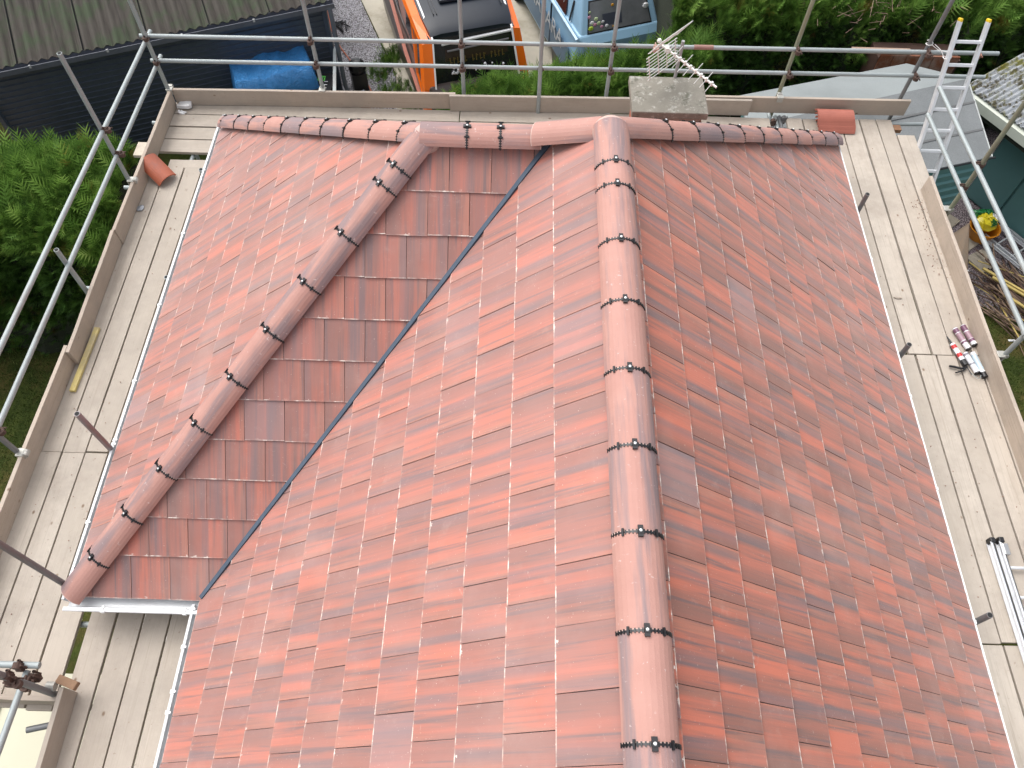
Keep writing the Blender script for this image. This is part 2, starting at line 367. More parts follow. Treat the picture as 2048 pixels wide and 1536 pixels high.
mb = MB(); arcbox(mb, -.62, .010, .036, .010); SIDE2 = mb.mesh('side_clip', BLACK)
def union(o, M):
    u = obj('ridge_union', UNION, None, house, M=M)
    obj('clamp', CLAMP, None, u, M=M); obj('screw', SCREW, None, u, M=M); obj('side_clip', SIDE1, None, u, M=M); obj('side_clip', SIDE2, None, u, M=M)
def ridge_line(A, B, cuts, up_=None, lift=.0, straps=True, off=0):
    """A low/near end, B apex; cuts: list of distances from A where joints are"""
    A, B = Vector(A), Vector(B); d = (B-A).normalized(); L = (B-A).length
    x = d.cross(Vector((0, 0, 1))).normalized(); z = x.cross(d)
    cuts = [off]+[c for c in cuts if c < L]+[L]
    for a, b in zip(cuts, cuts[1:]):
        if b-a < .02: continue
        j = random.uniform(-.0045, .0045)
        M = frame(A+d*a+z*(lift+j*.4)+x*j, x, d, z) @ Matrix.Rotation(R(random.uniform(-.35, .35)), 4, 'Z')
        o = obj('ridge_tile', RIDGE_ME if abs(b-a-RL) < .004 else ridge_mesh(b-a-.007), RIDGE, house, M=M)
        if abs(b-a-RL) >= .004:
            for p in o.data.polygons: p.use_smooth = True
        e = o.modifiers.new('split', 'EDGE_SPLIT'); e.split_angle = R(38)
    if straps:
        for c in cuts[1:-1]: union(None, frame(A+d*(c-.0035)+z*lift, x, d, z))
LF = .022
y0 = -6.507
ridge_line((.006, NEAR, ZR), (.004, YA+.04, ZR), sorted([y0+RL*k-NEAR for k in range(-4, 8)]+[-3.235-NEAR]), lift=LF)
h1 = Vector((1, 1, TW)).normalized(); cl = Vector((-LW, -2*WW, 0)); apx = Vector((-LW+WW, YB, ZW))
ridge_line(cl-h1*.02, apx, [.3148+.07+RL*k for k in range(0, 9)]+[.3148+.07+RL*8+.16], lift=LF)
fl = Vector((-LW, 0, 0)); ridge_line(fl, apx, [.16+RL*k for k in range(0, 10)], lift=LF, off=.06)
fr = Vector((WR, 0, 0)); apm = Vector((0, YA, ZR)); ridge_line(fr, apm, [.20+RL*k for k in range(0, 10)], lift=LF)
ridge_line((-.44, YB, ZW+.005), (-LW+WW-.04, YB, ZW+.005), [.285, .515], lift=LF)
ridge_line((-.47, YB-.02, ZW+.045), (-.03, YA+.10, ZR-.085), [], lift=LF)
for c_ in ((0, YA+.01, ZR+.005), (-LW+WW, YB, ZW+.005)):
    m_ = MB().sphere((c_[0], c_[1], c_[2]-.015), .118, 20, 10, (1, 1, .88)); obj('ridge_cap', m_, RIDGE, house, smooth=True)
# valley trough
x = vd.cross(Vector((0, 0, 1))).normalized(); z = x.cross(vd)
M = frame(Vector((-WMn, -2*WW, 0))-vd*.02, x, vd, z); L = (Vector((VX, YB, ZW))-Vector((-WMn, -2*WW, 0))).length-.02
mb = MB(); prof = [(-.11, .03), (-.035, .012), (-.022, .012), (-.020, .046), (.012, .050), (.017, .018), (.03, .012), (.11, .03), (.11, .02), (0, -.01), (-.11, .02)]
n = len(prof); V = [(a, y, b) for y in (0, L) for a, b in prof]; mb.poly(V, [tuple(range(n)), tuple(reversed(range(n, 2*n)))]+[(i, (i+1) % n, (i+1) % n+n, i+n) for i in range(n)])
obj('valley_trough', mb, SLATE, house, M=M)
# gutters
def gutter(a, b, out, name='gutter', brackets=(), wd=1.28):
    a, b, out = Vector(a), Vector(b), Vector(out); d = (b-a).normalized(); L = (b-a).length
    M = frame(a, out, d, out.cross(d) if out.cross(d).z > 0 else -out.cross(d))
    P = [(-.02, .0), (-.016, -.05), (.01, -.062), (.045, -.055), (.058, -.03), (.058, .004), (.072, .008), (.074, -.004), (.066, -.034), (.05, -.064), (.01, -.072), (-.022, -.06), (-.026, 0)]
    n = len(P); m = MB(); V = [(p*wd if p > 0 else p, y, q-.010) for y in (0, L) for p, q in P]
    m.poly(V, [(i, i+n, (i+1) % n+n, (i+1) % n) for i in range(n)]+[(0, 1, 11, 12), (1, 2, 10, 11), (2, 3, 9, 10), (3, 4, 8, 9), (4, 5, 7, 8)]+[tuple(k+n for k in q) for q in ((12, 11, 1, 0), (11, 10, 2, 1), (10, 9, 3, 2), (9, 8, 4, 3), (8, 7, 5, 4))])
    g = obj(name, m, WHITE, house, M=M)
    for y in brackets:
        q = MB(); q.box((.072*wd, y, -.016), (.018, .030, .03)); q.box((.058*wd, y, .0), (.03, .018, .007)); obj('bracket', q, SEAL, g, M=M, bevel=.004)
    return g
gutter((-LW, -2*WW-.06, 0), (-LW, .02, 0), (-1, 0, 0), brackets=(.1, .62, 1.32, 1.36, 1.95, 2.8, 3.7, 4.6))
gutter((-LW-.06, -2*WW, -.004), (-WMn-.02, -2*WW, -.004), (0, -1, 0), brackets=(.30, .92), wd=1.95)
gutter((-WMn, NEAR, 0), (-WMn, -2*WW-.07, 0), (-1, 0, 0), brackets=(1.2, 1.9, 2.60, 2.74, 3.05, 3.33))
gutter((WR, NEAR, 0), (WR, .02, 0), (1, 0, 0), brackets=(2.2, 3.4, 4.5, 5.4, 7.0), wd=.85)
mb = MB(); mb.box((0, 0, 0), (.10, .12, .03), Matrix.Translation((-LW+.01, .03, .04))); obj('hip_flashing', mb, mat_plain('lead_grey', (.30, .32, .35), .5), house)
# fascias, walls
FASC = mat_plain('white_fascia', (.75, .76, .76), .4, dirt=((.5, .48, .44), .2)); WALL = mat_plain('cream_render', (.62, .58, .50), .85, 0, .12, 3, bump=.3)
for a, b in (((-LW+.03, -2.63, -.16), (.02, 5.2, .26)), ((-3.38, -2*WW+.03, -.16), (.98, .02, .26)), ((-WMn+.03, (NEAR-2*WW)/2, -.16), (.02, -2*WW-NEAR, .26)), ((WR-.03, NEAR/2, -.16), (.02, -NEAR, .26)), ((-.47, -.03, -.16), (6.7, .02, .26))):
    mb = MB(); mb.box(a, b); obj('fascia_board', mb, FASC, house)
mb = MB(); mb.prism([(-LW+.28, -.28, -.30), (WR-.28, -.28, -.30), (WR-.28, NEAR, -.30), (-WMn+.28, NEAR, -.30), (-WMn+.28, -2*WW+.28, -.30), (-LW+.28, -2*WW+.28, -.30)], (0, 0, GZ+.3)); obj('wall', mb, WALL, house)
mb = MB(); mb.prism([(-LW, 0, -.28), (WR, 0, -.28), (WR, NEAR, -.28), (-WMn, NEAR, -.28), (-WMn, -2*WW, -.28), (-LW, -2*WW, -.28)], (0, 0, -.015)); obj('soffit', mb, FASC, house)
mb = MB(); mb.face([(-WMn+.1, NEAR+.02, 0), (WR-.1, NEAR+.02, 0), (0, NEAR+.02, ZR-.05)]); obj('gable_wall', mb, WALL, house)

# chimney: bricks, weathered concrete cap
BRICK = mat_plain('red_brick', (.36, .12, .07), .85, 0, .35, 14, bump=.4, dirt=((.45, .36, .30), .4))
MORT = mat_plain('pale_mortar', (.42, .38, .33), .9, bump=.3)
def mat_cap():
    t = NT('lichened_concrete', .9, spec=.2); co = t.n('TexCoord').outputs['Object']
    c = t.mix(t.noise(co, 4, 6, .7), (.15, .14, .115), (.29, .27, .23))
    c = t.mix(t.ramp(t.noise(co, 16, 5, .7), [(.54, 0), (.66, .8)]), c, (.40, .39, .35))
    c = t.mix(t.ramp(t.noise(co, 9, 4, .7), [(.57, 0), (.66, .7)]), c, (.10, .10, .075)); t.link(c, 'Base Color'); t.bump(t.noise(co, 45, 5, .7), .6, .01); return t.m
CAPM = mat_cap()
CH = (.50, 1.10, -1.045, -.60)
core = MB(); core.box((.80, -.82, .55), (.565, .41, 1.09)); chim = obj('chimney', core, MORT, house)
for j in range(10):
    zz = .32+j*.079
    for side in range(4):
        along = .60 if side % 2 == 0 else .445; nb = 3 if side % 2 == 0 else 2
        for k in range(nb):
            l = along/nb-.008; c = -along/2+(k+.5)*along/nb+(.0 if j % 2 else .012)
            cx, cy = {0: (.80+c, -1.035), 1: (1.093, -.8225+c), 2: (.80+c, -.607), 3: (.507, -.8225+c)}[side]
            m = MB(); m.box((cx, cy, zz), (l, .02, .067) if side % 2 == 0 else (.02, l, .067)); obj('brick', m, BRICK, chim)
mb = MB(); mb.box((.785, -.825, 1.165), (.70, .51, .072)); obj('chimney_cap', mb, CAPM, chim, bevel=.008)
mb = MB(); mb.box((.80, -1.06, .98), (.62, .012, .16)); obj('lead_flashing', mb, SLATE, chim)
mb = MB()
for k in range(26):
    a = random.uniform(0, 6.28); p = Vector((.42+random.uniform(-.03, .03), -.98+random.uniform(-.09, .03), .80)); mb.tube(p, p+Vector((random.uniform(-.07, .02), random.uniform(-.05, .08), random.uniform(.05, .14))), .0035, 4)
obj('straw_debris', mb, mat_plain('dry_straw', (.50, .32, .22), .9), chim)

# television aerial
AL = mat_plain('aluminium_rod', (.74, .74, .70), .4, .3)
aer = thing('tv_aerial', 'white television aerial with rod elements behind the chimney cap', 'aerial', (.86, -.58, .5))
mb = MB(); mb.tube((.87, -.57, .55), (.87, -.57, 1.58), .016, 8); obj('mast', mb, mat_galv('mast_steel', (.4, .4, .4)), aer)
A, B = Vector((.70, -.80, 1.56)), Vector((1.10, -1.20, 1.50)); A = Vector((.66, -.66, 1.60)); B = Vector((1.13, -1.10, 1.50)); d = (B-A).normalized(); sd = d.cross(Vector((0, 0, 1))).normalized(); uu_ = sd.cross(d)
mb = MB(); mb.tube(A, B, .010, 8); obj('boom', mb, AL, aer)
for k in range(9):
    p = A+d*(.10+.062*k); mb = MB(); l = .10-.004*k
    for sg in (-1, 1): mb.tube(p, p-sd*sg*l+uu_*.045*sg*(1 if k % 2 else -1), .0032, 5); mb.tube(p, p-sd*sg*l-uu_*.05, .0032, 5)
    mb.tube(p-uu_*.02, p+uu_*.02, .012, 6); obj('element', mb, AL, aer)
for sg in (-1, 1):
    mb = MB(); o = A+d*.02
    for k in range(8):
        c = o+uu_*sg*(.03+.026*k)-d*(.0-.012*k); mb.tube(c-sd*.22, c+sd*.22, .0042, 5)
    for e in (-.19, -.06, .06, .19): mb.tube(o+uu_*sg*.02+sd*e, o+uu_*sg*.22+d*.09+sd*e, .0045, 5)
    obj('reflector_grid', mb, AL, aer)
mb = MB(); mb.sphere(A-d*.03+uu_*.02, .022, 8, 5); mb.box(A+d*.07, (.035, .05, .04)); obj('junction_box', mb, mat_plain('white_plastic', (.75, .75, .70), .4), aer)

# ------------------------------------------------------------------ scaffold
scaf = thing('scaffold', 'tube and board scaffold standing all round the roof', 'scaffold', (0, 0, GZ))
DZ = -.4
def board(x0, x1, y0, y1, z=DZ, mat=WOOD, th=.037, name='deck_board', ax='y', bend=None):
    L, Wd = (abs(y1-y0), abs(x1-x0)) if ax == 'y' else (abs(x1-x0), abs(y1-y0))
    m = MB(); n = 5; V = []
    for k in range(n+1):
        y = -L/2+L*k/n; dz = random.uniform(-.0025, .0025) if 0 < k < n else random.uniform(-.004, .004); dx = random.uniform(-.0022, .0022)
        for sx, sz in ((-1, -1), (1, -1), (1, 1), (-1, 1)): V.append((sx*(Wd/2-.0038)+dx, y, sz*th/2+dz))
    F = [(3, 2, 1, 0), (4*n, 4*n+1, 4*n+2, 4*n+3)]
    for k in range(n):
        for q in range(4): F.append((4*k+q, 4*k+(q+1) % 4, 4*k+4+(q+1) % 4, 4*k+4+q))
    m.poly(V, F); M = Matrix.Translation(((x0+x1)/2, (y0+y1)/2, z-th/2+random.uniform(-.005, .003))) @ Matrix.Rotation(0 if ax == 'y' else R(90), 4, 'Z') @ Matrix.Rotation(R(random.uniform(-.05, .05)), 4, 'Z')
    b = obj(name, m, mat, scaf, M=M, bevel=.003)
    return b
# left run
for e in ((-4.825, -4.627), (-4.620, -4.416), (-4.409, -4.212), (-4.204, -4.005), (-3.975, -3.775)):
    board(e[0], e[1], -.262-random.uniform(0, .01), -3.895+random.uniform(-.012, .004))
for e in ((-4.825, -4.620), (-4.615, -4.413), (-4.406, -4.203), (-4.196, -3.992)):
    board(e[0], e[1], -3.912, -6.06+random.uniform(-.03, .03), z=DZ+.004)
board(-3.965, -3.77, -3.912, -5.15)
# back run
for e, x1 in (((.632, .838), -1.325), ((.412, .622), -1.325), ((.200, .404), 2.45), ((-.025, .190), 2.45)):
    board(-4.79, x1, e[0], e[1], ax='x', z=DZ+random.uniform(-.002, .002))
board(-1.315, 2.46, .645, .86, ax='x'); board(-1.315, 2.46, .425, .635, ax='x')
board(-4.62, -3.70, -.335, -.125, ax='x', z=DZ-.022)
# right run
for x0, x1, y1 in ((2.665, 2.86, .87), (2.872, 3.10, .87), (3.115, 3.322, .87), (3.333, 3.558, .88), (3.568, 3.765, .89), (3.775, 3.965, .90)):
    board(x0, x1, y1, -2.565+random.uniform(-.01, .01))
board(3.972, 4.185, .62, -2.565, z=DZ+.003)
for x0, x1 in ((3.0, 3.185), (3.193, 3.39), (3.399, 3.595), (3.605, 3.797), (3.806, 4.0), (4.008, 4.19)):
    board(x0, x1, -2.58, -5.355+random.uniform(-.01, .01), z=DZ+.002)
    board(x0+.01, x1+.01, -5.375, -8.6)
# inner lower-left run
for x0, x1 in ((-3.90, -3.695), (-3.688, -3.482), (-3.474, -3.268), (-3.26, -3.05), (-3.04, -2.84)):
    board(x0, x1, -5.05, -8.9, z=-.36, mat=WOODG)
# toe boards (on edge)
def toe(a, b, h=.215, mat=WOODD, z=DZ+.004, th=.036):
    a, b = Vector(a+(0,)), Vector(b+(0,)); d = (b-a); L = d.length; d.normalize(); nrm = Vector((-d.y, d.x, 0)); m = MB(); n = 6; V = []
    for k in range(n+1):
        y = -L/2+L*k/n; dx = random.uniform(-.003, .003); dz = random.uniform(-.002, .002)
        for sx, sz in ((-1, -1), (1, -1), (1, 1), (-1, 1)): V.append((sx*h/2+dz, y, sz*th/2+dx))
    F = [(3, 2, 1, 0), (4*n, 4*n+1, 4*n+2, 4*n+3)]
    for k in range(n):
        for q in range(4): F.append((4*k+q, 4*k+(q+1) % 4, 4*k+4+(q+1) % 4, 4*k+4+q))
    m.poly(V, F); c = (a+b)/2; M = frame((c.x, c.y, z+h/2), (0, 0, 1), d, nrm if Vector((0, 0, 1)).cross(d).dot(nrm) > 0 else -nrm)
    return obj('toe_board', m, mat, scaf, M=M, bevel=.003)
toe((-4.755, .800), (-1.37, .872)); toe((-1.44, .83), (2.2, .905), mat=WOODG); toe((.9, .945), (4.13, .985))
toe((-4.775, .76), (-4.79, -1.45)); toe((-4.80, -1.45), (-4.775, -2.98)); toe((-4.815, -2.90), (-4.835, -6.0))
toe((4.035, -.30), (4.045, -4.05)); toe((4.05, -4.07), (4.06, -8.5))
toe((-3.835, -5.93), (-3.79, -8.9), mat=WOODG, z=-.356); toe((-4.80, -6.0), (-3.86, -6.0), h=.2)
TR = .0235
def tube(a, b, mat=GALV, r=TR, name='scaffold_tube', hollow=None):
    a, b = Vector(a), Vector(b)
    o = obj(name, MB().tube(a, b, r, 14), mat, scaf, smooth=True)
    if hollow:
        d = (b-a).normalized(); q = MB().tube(b-d*.001, b+d*.002, r*.78, 12); obj('tube_bore', q, FELT, o)
    return o
def coupler(P, d1, d2, mat=RUST, s=1.):
    """cast coupler gripping two crossing tubes"""
    P, d1, d2 = Vector(P), Vector(d1).normalized(), Vector(d2).normalized(); m = MB(); n = d1.cross(d2).normalized()
    m.tube(P-d1*.021*s, P+d1*.021*s, .031*s, 12); q = P+n*.047; m.tube(q-d2*.021*s, q+d2*.021*s, .031*s, 12)
    m.box((0, 0, 0), (.03, .03, .05), frame(P+n*.024, d1, d2, n)); e = P+d2*.036*s
    m.tube(e-n*.03, e+n*.055, .007, 6); m.tube(e+n*.04, e+n*.055, .012, 6); f = q+d1*.038*s; m.tube(f-n*.05, f+n*.03, .007, 6); m.tube(f-n*.052, f-n*.038, .012, 6)
    return obj('coupler', m, mat, scaf)
Z3 = (0, 0, 1)
# rails: back mid / top
bm0, bm1 = Vector((-4.87, .83, .18)), Vector((4.86, 1.03, .135)); bt0, bt1 = Vector((-4.875, .83, .495)), Vector((4.85, 1.03, .445))
tube(bm0, bm1); tube(bt0, bt1)
lm0, lm1 = Vector((-4.81, .975, .14)), Vector((-4.866, -6.4, .21)); lt0, lt1 = Vector((-4.815, .985, .45)), Vector((-4.89, -6.4, .56))
tube(lm0, lm1); tube(lt0, lt1)
rm0, rm1 = Vector((4.02, .355, .125)), Vector((4.16, -4.4, .19)); r1 = Vector((4.02, .42, .43)); r2 = Vector((4.18, -4.4, .48))
tube(rm1, rm0, hollow=1); tube(r2, r1, hollow=1)
def standard(x, y, ztop, zbot=GZ, mat=GALV, hollow=None): return tube((x, y, zbot), (x, y, ztop), mat, hollow=hollow)
standard(-4.80, .80, 1.7); standard(-2.967, .90, 1.7); standard(-1.275, .95, 1.7); standard(.451, .985, 1.7); standard(2.54, 1.045, 1.7, mat=mat_galv('mossy_steel', (.28, .29, .20), .3, .3, .6)); standard(4.031, 1.06, 1.8, mat=GALVD)
tube((-.368, .835, DZ+.003), (-.368, .835, 1.7))
standard(-4.85, -.70, 1.36, hollow=1); standard(-4.87, -2.198, .36, hollow=1); standard(-4.87, -4.02, 1.2, mat=GALVD); standard(-3.975, -4.05, .60, mat=mat_galv('red_capped_steel', (.27, .25, .26), .45, .4, .5), hollow=1); standard(-3.985, -5.21, 1.6, mat=GALVD)
standard(4.115, -.80, 1.25, mat=mat_galv('mossy_steel_two', (.26, .28, .2), .5, .3, .6), hollow=1); standard(4.12, -2.70, .36); standard(4.12, -5.0, .5)
standard(3.037, -.97, .166, mat=GALVD, hollow=1); standard(3.05, -2.81, .10, mat=GALVD, hollow=1); standard(3.04, -5.28, .12, mat=GALVD, hollow=1)
standard(-3.99, -.72, .0, mat=GALV, hollow=1); standard(-3.99, -2.18, -.02, mat=GALV, hollow=1)
for xs in (-2.967, -1.275, .451, 2.54, 4.031):
    y = .93+.0205*xs; coupler((xs, y-.01, .16-.0045*xs), (1, 0, 0), Z3); coupler((xs, y-.01, .47-.005*xs), (1, 0, 0), Z3)
coupler((-.368, .92, .162), (1, 0, 0), (0, .3, 1)); coupler((-4.80, .83, .18), (1, 0, 0), Z3); coupler((-4.80, .83, .49), (1, 0, 0), Z3)
coupler((-4.82, -.70, .16), (0, 1, 0), Z3); coupler((-4.83, -.70, .475), (0, 1, 0), Z3); coupler((-4.85, -4.02, .19), (0, 1, 0), Z3); coupler((-4.87, -4.02, .5), (0, 1, 0), Z3)
coupler((4.066, -.80, .142), (0, 1, 0), Z3); coupler((4.075, -.80, .445), (0, 1, 0), Z3); coupler((4.11, -2.7, .17), (0, 1, 0), Z3, GALV)
coupler((.92, .935, .465), (1, 0, 0), Z3, mat_plain('rusty_pink_coupler', (.42, .27, .22), .7, .2, .3, 30)); coupler((4.60, 1.02, .45), (1, 0, 0), Z3, mat_plain('brown_coupler', (.36, .18, .13), .7, .2, .3, 30))
mb = MB().tube((1.36, .958, .465), (1.58, .962, .464), TR+.003, 14); obj('rusty_sleeve', mb, mat_plain('rust_pink_paint', (.30, .17, .14), .75, .1, .3, 20), scaf, smooth=True)
# toe board clips
for P, al in (((-4.78, .80, -.175), (1, 0, 0)), ((-2.967, .862, -.175), (1, 0, 0)), ((2.54, .965, -.165), (1, 0, 0)), ((-4.81, -.72, -.175), (0, 1, 0)), ((-4.835, -4.03, -.175), (0, 1, 0)), ((4.075, -.80, -.175), (0, 1, 0)), ((4.08, -2.70, -.175), (0, 1, 0))):
    a = Vector(al); b = Vector((-al[1], al[0], 0)) if al[1] == 0 else Vector((1, 0, 0)); m = MB(); F = frame(P, a, b, (0, 0, 1))
    m.box((0, 0, 0), (.075, .07, .012), F); m.box((0, -.03, -.03), (.07, .012, .06), F); m.box((0, .03, -.03), (.07, .012, .06), F); m.tube(Vector(P)+b*.045-a*.028-Vector((0, 0, .01)), Vector(P)+b*.045+a*.028-Vector((0, 0, .01)), .03, 10)
    obj('board_clip', m, CLIP, scaf, bevel=.004)
# transoms and ledgers under the deck
for y in (-.55, -2.0, -3.87, -5.4): tube((-5.05, y, -.47), (-3.6, y, -.47))
for y in (-.9, -2.75, -5.2): tube((2.7, y, -.47), (4.25, y, -.47))
for x_ in (-4.4, -2.9, -1.2, .5, 2.5): tube((x_, -.2, -.47), (x_, 1.05, -.47))
tube((2.56, .3, -.45), (2.56, .95, -.45)); tube((2.61, .3, -.45), (2.61, .95, -.45), GALVD); coupler((2.5, .80, -.40), (0, 1, 0), (1, 0, 0)); coupler((2.64, .86, -.40), (0, 1, 0), (1, 0, 0), GALVD)
tube((3.9, .87, -.45), (4.42, .88, -.44)); tube((-5.0, .50, -.44), (-4.6, .50, -.44))
mb = MB().box((0, 0, 0), (.09, .09, .05), Matrix.Translation((4.03, .80, -.46))); obj('packing_block', mb, mat_plain('brown_timber_block', (.30, .16, .09), .8), scaf)
mb = MB().box((-4.93, .02, -.43), (.26, .22, .037)); obj('deck_board', mb, mat_wood('fresh_board_end', (.70, .64, .52), (.58, .5, .4), .1), scaf)
# near left corner: standard, end rails, couplers
standard(-3.905, -5.97, 1.35, mat=GALVD); tube((-5.2, -5.83, .115), (-3.90, -5.83, .115)); tube((-4.0, -5.86, .07), (-4.02, -8.0, .14))
coupler((-3.96, -5.93, .10), (1, 0, 0), Z3); coupler((-3.96, -5.90, .06), (0, 1, 0), (1, 0, .2)); coupler((-4.02, -5.85, .13), (1, 0, 0), (0, 1, 0)); coupler((-3.90, -5.97, .42), (1, 0, 0), (0, 1, 0)); coupler((-3.91, -6.0, .37), (0, 1, 0), Z3)
tube((-3.80, -6.10, -.47), (-4.16, -6.19, -.45), GALVD, hollow=1)
mb = MB().box((0, 0, 0), (.16, .062, .05), Matrix.Translation((-3.795, -5.90, -.13)) @ Matrix.Rotation(R(-18), 4, 'Z')); obj('timber_wedge', mb, mat_plain('rusty_brown_timber', (.25, .15, .09), .85, 0, .3, 18, bump=.3), scaf, bevel=.006)
mb = MB().tube((-3.93, -5.93, -.12), (-3.87, -5.93, -.12), .034, 12); obj('board_clip', mb, CLIP, scaf)

# ------------------------------------------------------------------ things on the scaffold
def curved_tile(name, label, M, L=RL-.007, group=None, mat=RIDGE):
    o = obj(name, ridge_mesh(L), mat, None, M=M); tag(o, label, 'ridge tile', group)
    for p in o.data.polygons: p.use_smooth = True
    e = o.modifiers.new('split', 'EDGE_SPLIT'); e.split_angle = R(38); return o
NEWT = mat_plain('fresh_terracotta', (.40, .125, .085), .5, 0, .15, 9)
for k, lb in enumerate(('lowest ridge tile of the nested stack on the deck boards behind the far right hip', 'second ridge tile up in the nested stack behind the far right hip', 'third ridge tile up in the nested stack behind the far right hip', 'topmost ridge tile of the nested stack on the deck behind the far right hip')):
    y = .715+.020*k+random.uniform(-.006, .006); z_ = DZ+.016*0+k*.030+.012
    curved_tile('ridge_tile', lb, frame((3.45-.012*k, y, z_), (0, 1, .05*k), (-1, 0, 0), (0, -.05*k, 1)), group='nested stack of spare ridge tiles', mat=NEWT)
M = Matrix.Translation((-4.875, -.245, DZ+.19)) @ Matrix.Rotation(R(-136), 4, 'Z') @ Matrix.Rotation(R(16), 4, 'X') @ Matrix.Rotation(R(0), 4, 'Y')
M = Matrix.Translation((-4.53, -.52, DZ+.03)) @ Matrix.Rotation(R(52), 4, 'Z') @ Matrix.Rotation(R(22), 4, 'X')
curved_tile('ridge_tile', 'single loose ridge tile tilted over the left toe board', M, L=.33, mat=mat_plain('orange_terracotta', (.42, .115, .06), .55, 0, .25, 7, dirt=((.22, .13, .12), .5)))
def simple(name, label, cat, mb, mat, bevel=0, smooth=False, group=None): return tag(obj(name, mb, mat, None, bevel=bevel, smooth=smooth), label, cat, group)
YEL = mat_wood('yellow_pine_batten', (.72, .60, .24), (.62, .50, .2), .05)
mb = MB().box((0, 0, 0), (.052, .73, .03), Matrix.Translation((-4.715, -2.92, DZ+.016)) @ Matrix.Rotation(R(-1), 4, 'Z')); simple('timber_batten', 'short yellow timber batten lying beside the left toe board', 'batten', mb, YEL, .002)
PLA = mat_plain('white_plastic_scrap', (.80, .80, .80), .4, 0, .05)
def crumple(c, sx, sy, h, seed, n=9):
    rr = random.Random(seed); m = MB(); pts = []
    for k in range(n):
        a = 2*math.pi*k/n; q = rr.uniform(.75, 1.1); pts.append((c[0]+sx*q*math.cos(a)*(1.3 if k % 2 else .9), c[1]+sy*q*math.sin(a), c[2]+rr.uniform(.004, h)))
    ce = (c[0], c[1], c[2]+h); V = pts+[ce]+[(p[0], p[1], c[2]) for p in pts]
    m.poly(V, [(k, (k+1) % n, n) for k in range(n)]+[(k, k+n+1, (k+1) % n+n+1, (k+1) % n) for k in range(n)]); return m
mb = MB().prism([(-4.735, .70, DZ+.06), (-4.60, .69, DZ+.065), (-4.565, .73, DZ+.05), (-4.575, .80, DZ+.06), (-4.635, .80, DZ+.055), (-4.645, .785, DZ+.06), (-4.715, .79, DZ+.05)], (0, 0, -.045)); simple('plastic_offcut', 'white plastic bracket offcut in the far left deck corner', 'offcut', mb, PLA, .004)
mb = crumple((-4.665, .64, DZ+.001), .055, .028, .03, 4, 11); mb.tube((-4.70, .63, DZ+.03), (-4.69, .65, DZ+.035), .01, 6); simple('plastic_scrap', 'small torn white plastic scrap in front of the white offcut', 'scrap', mb, PLA)
mb = crumple((-4.733, -.93, DZ+.001), .045, .055, .02, 9, 6); simple('lead_offcut', 'folded grey lead offcut lying on the left deck board below the loose ridge tile', 'offcut', mb, mat_plain('lead', (.33, .35, .38), .45, .5))
mb = crumple((3.39, -1.875, DZ+.001), .055, .012, .012, 3, 7); simple('wood_chip', 'small pale wood chip on the right deck', 'wood chip', mb, WOODD)
# mortar crumbs
mb = MB()
for k in range(130):
    if k < 80: p = (random.gauss(3.93, .05), random.uniform(-1.6, -.45), DZ+.004)
    else: p = (random.uniform(3.2, 4.0), random.uniform(-5, .6), DZ+.003)
    mb.sphere(p, random.uniform(.003, .007), 5, 3)
for k in range(110): mb.sphere((random.uniform(-4.75, -4.0), random.uniform(-5.9, -.4), DZ+.005), random.uniform(.002, .006), 5, 3)
tag(obj('mortar_crumbs', mb, mat_plain('crumbs', (.34, .22, .17), .9, 0, .5, 60)), 'scattered red brown mortar crumbs on the deck boards', 'crumbs', kind='stuff')
# sealant cartridges and caulking gun
def cyl_thing(name, label, a, b, r, bands, group=None, parts=None):
    a, b = Vector(a), Vector(b); t = thing(name, label, 'cartridge', a, group); d = b-a
    obj('tube_body', MB().tube(a, b, r, 14), bands[0], t, smooth=True)
    obj('cap', MB().tube(b, b+d.normalized()*.012, r*1.06, 14), BLACK, t); obj('plunger', MB().tube(a-d.normalized()*.004, a, r*.9, 12), BLACK, t)
    for i, (p, q, m) in enumerate(bands[1:]): obj('label_band', MB().tube(a+d*p, a+d*q, r*1.02, 14, cap=False), m, t, smooth=True)
    return t
PUR = mat_plain('purple_print', (.16, .07, .12), .4); CW = mat_plain('cartridge_white', (.72, .72, .74), .35); PNK = mat_plain('pink_print', (.34, .22, .26), .4); BLU = mat_plain('pale_blue_print', (.45, .55, .62), .35); REDP = mat_plain('red_paint', (.50, .02, .02), .4); GRY = mat_plain('grey_print', (.22, .22, .25), .4)
zc = DZ+.028
cyl_thing('sealant_cartridge', 'maroon and white sealant cartridge nearest the roof of the far pair', (3.855, -2.27, zc), (3.925, -2.51, zc), .027, (CW, (.04, .22, PUR), (.25, .62, PNK), (.66, .74, PUR)), 'sealant cartridges on the right deck')
cyl_thing('sealant_cartridge', 'maroon and white sealant cartridge touching the toe board', (3.945, -2.23, zc), (4.0, -2.46, zc), .027, (CW, (.02, .30, PUR), (.34, .70, PNK), (.72, .85, PUR)), 'sealant cartridges on the right deck')
cyl_thing('sealant_cartridge', 'white sealant cartridge with silver body lying beside the caulking gun handle', (3.875, -2.565, zc), (3.93, -2.79, zc), .027, (CW, (.05, .15, GRY), (.55, .62, GRY)), 'sealant cartridges on the right deck')
cyl_thing('sealant_cartridge', 'pale blue and white sealant cartridge with a black nozzle cap by the toe board', (3.95, -2.56, zc), (3.99, -2.83, zc), .027, (CW, (.10, .75, BLU), (.85, 1.0, BLACK)), 'sealant cartridges on the right deck')
g0, g1 = Vector((3.775, -2.46, zc)), Vector((3.835, -2.68, zc)); gd = (g1-g0).normalized(); gs = Vector((-gd.y, gd.x, 0))
gun = thing('caulking_gun', 'black caulking gun holding a red and white cartridge', 'caulking gun', g0)
obj('cartridge', MB().tube(g0, g1-gd*.02, .027, 14), CW, gun, smooth=True)
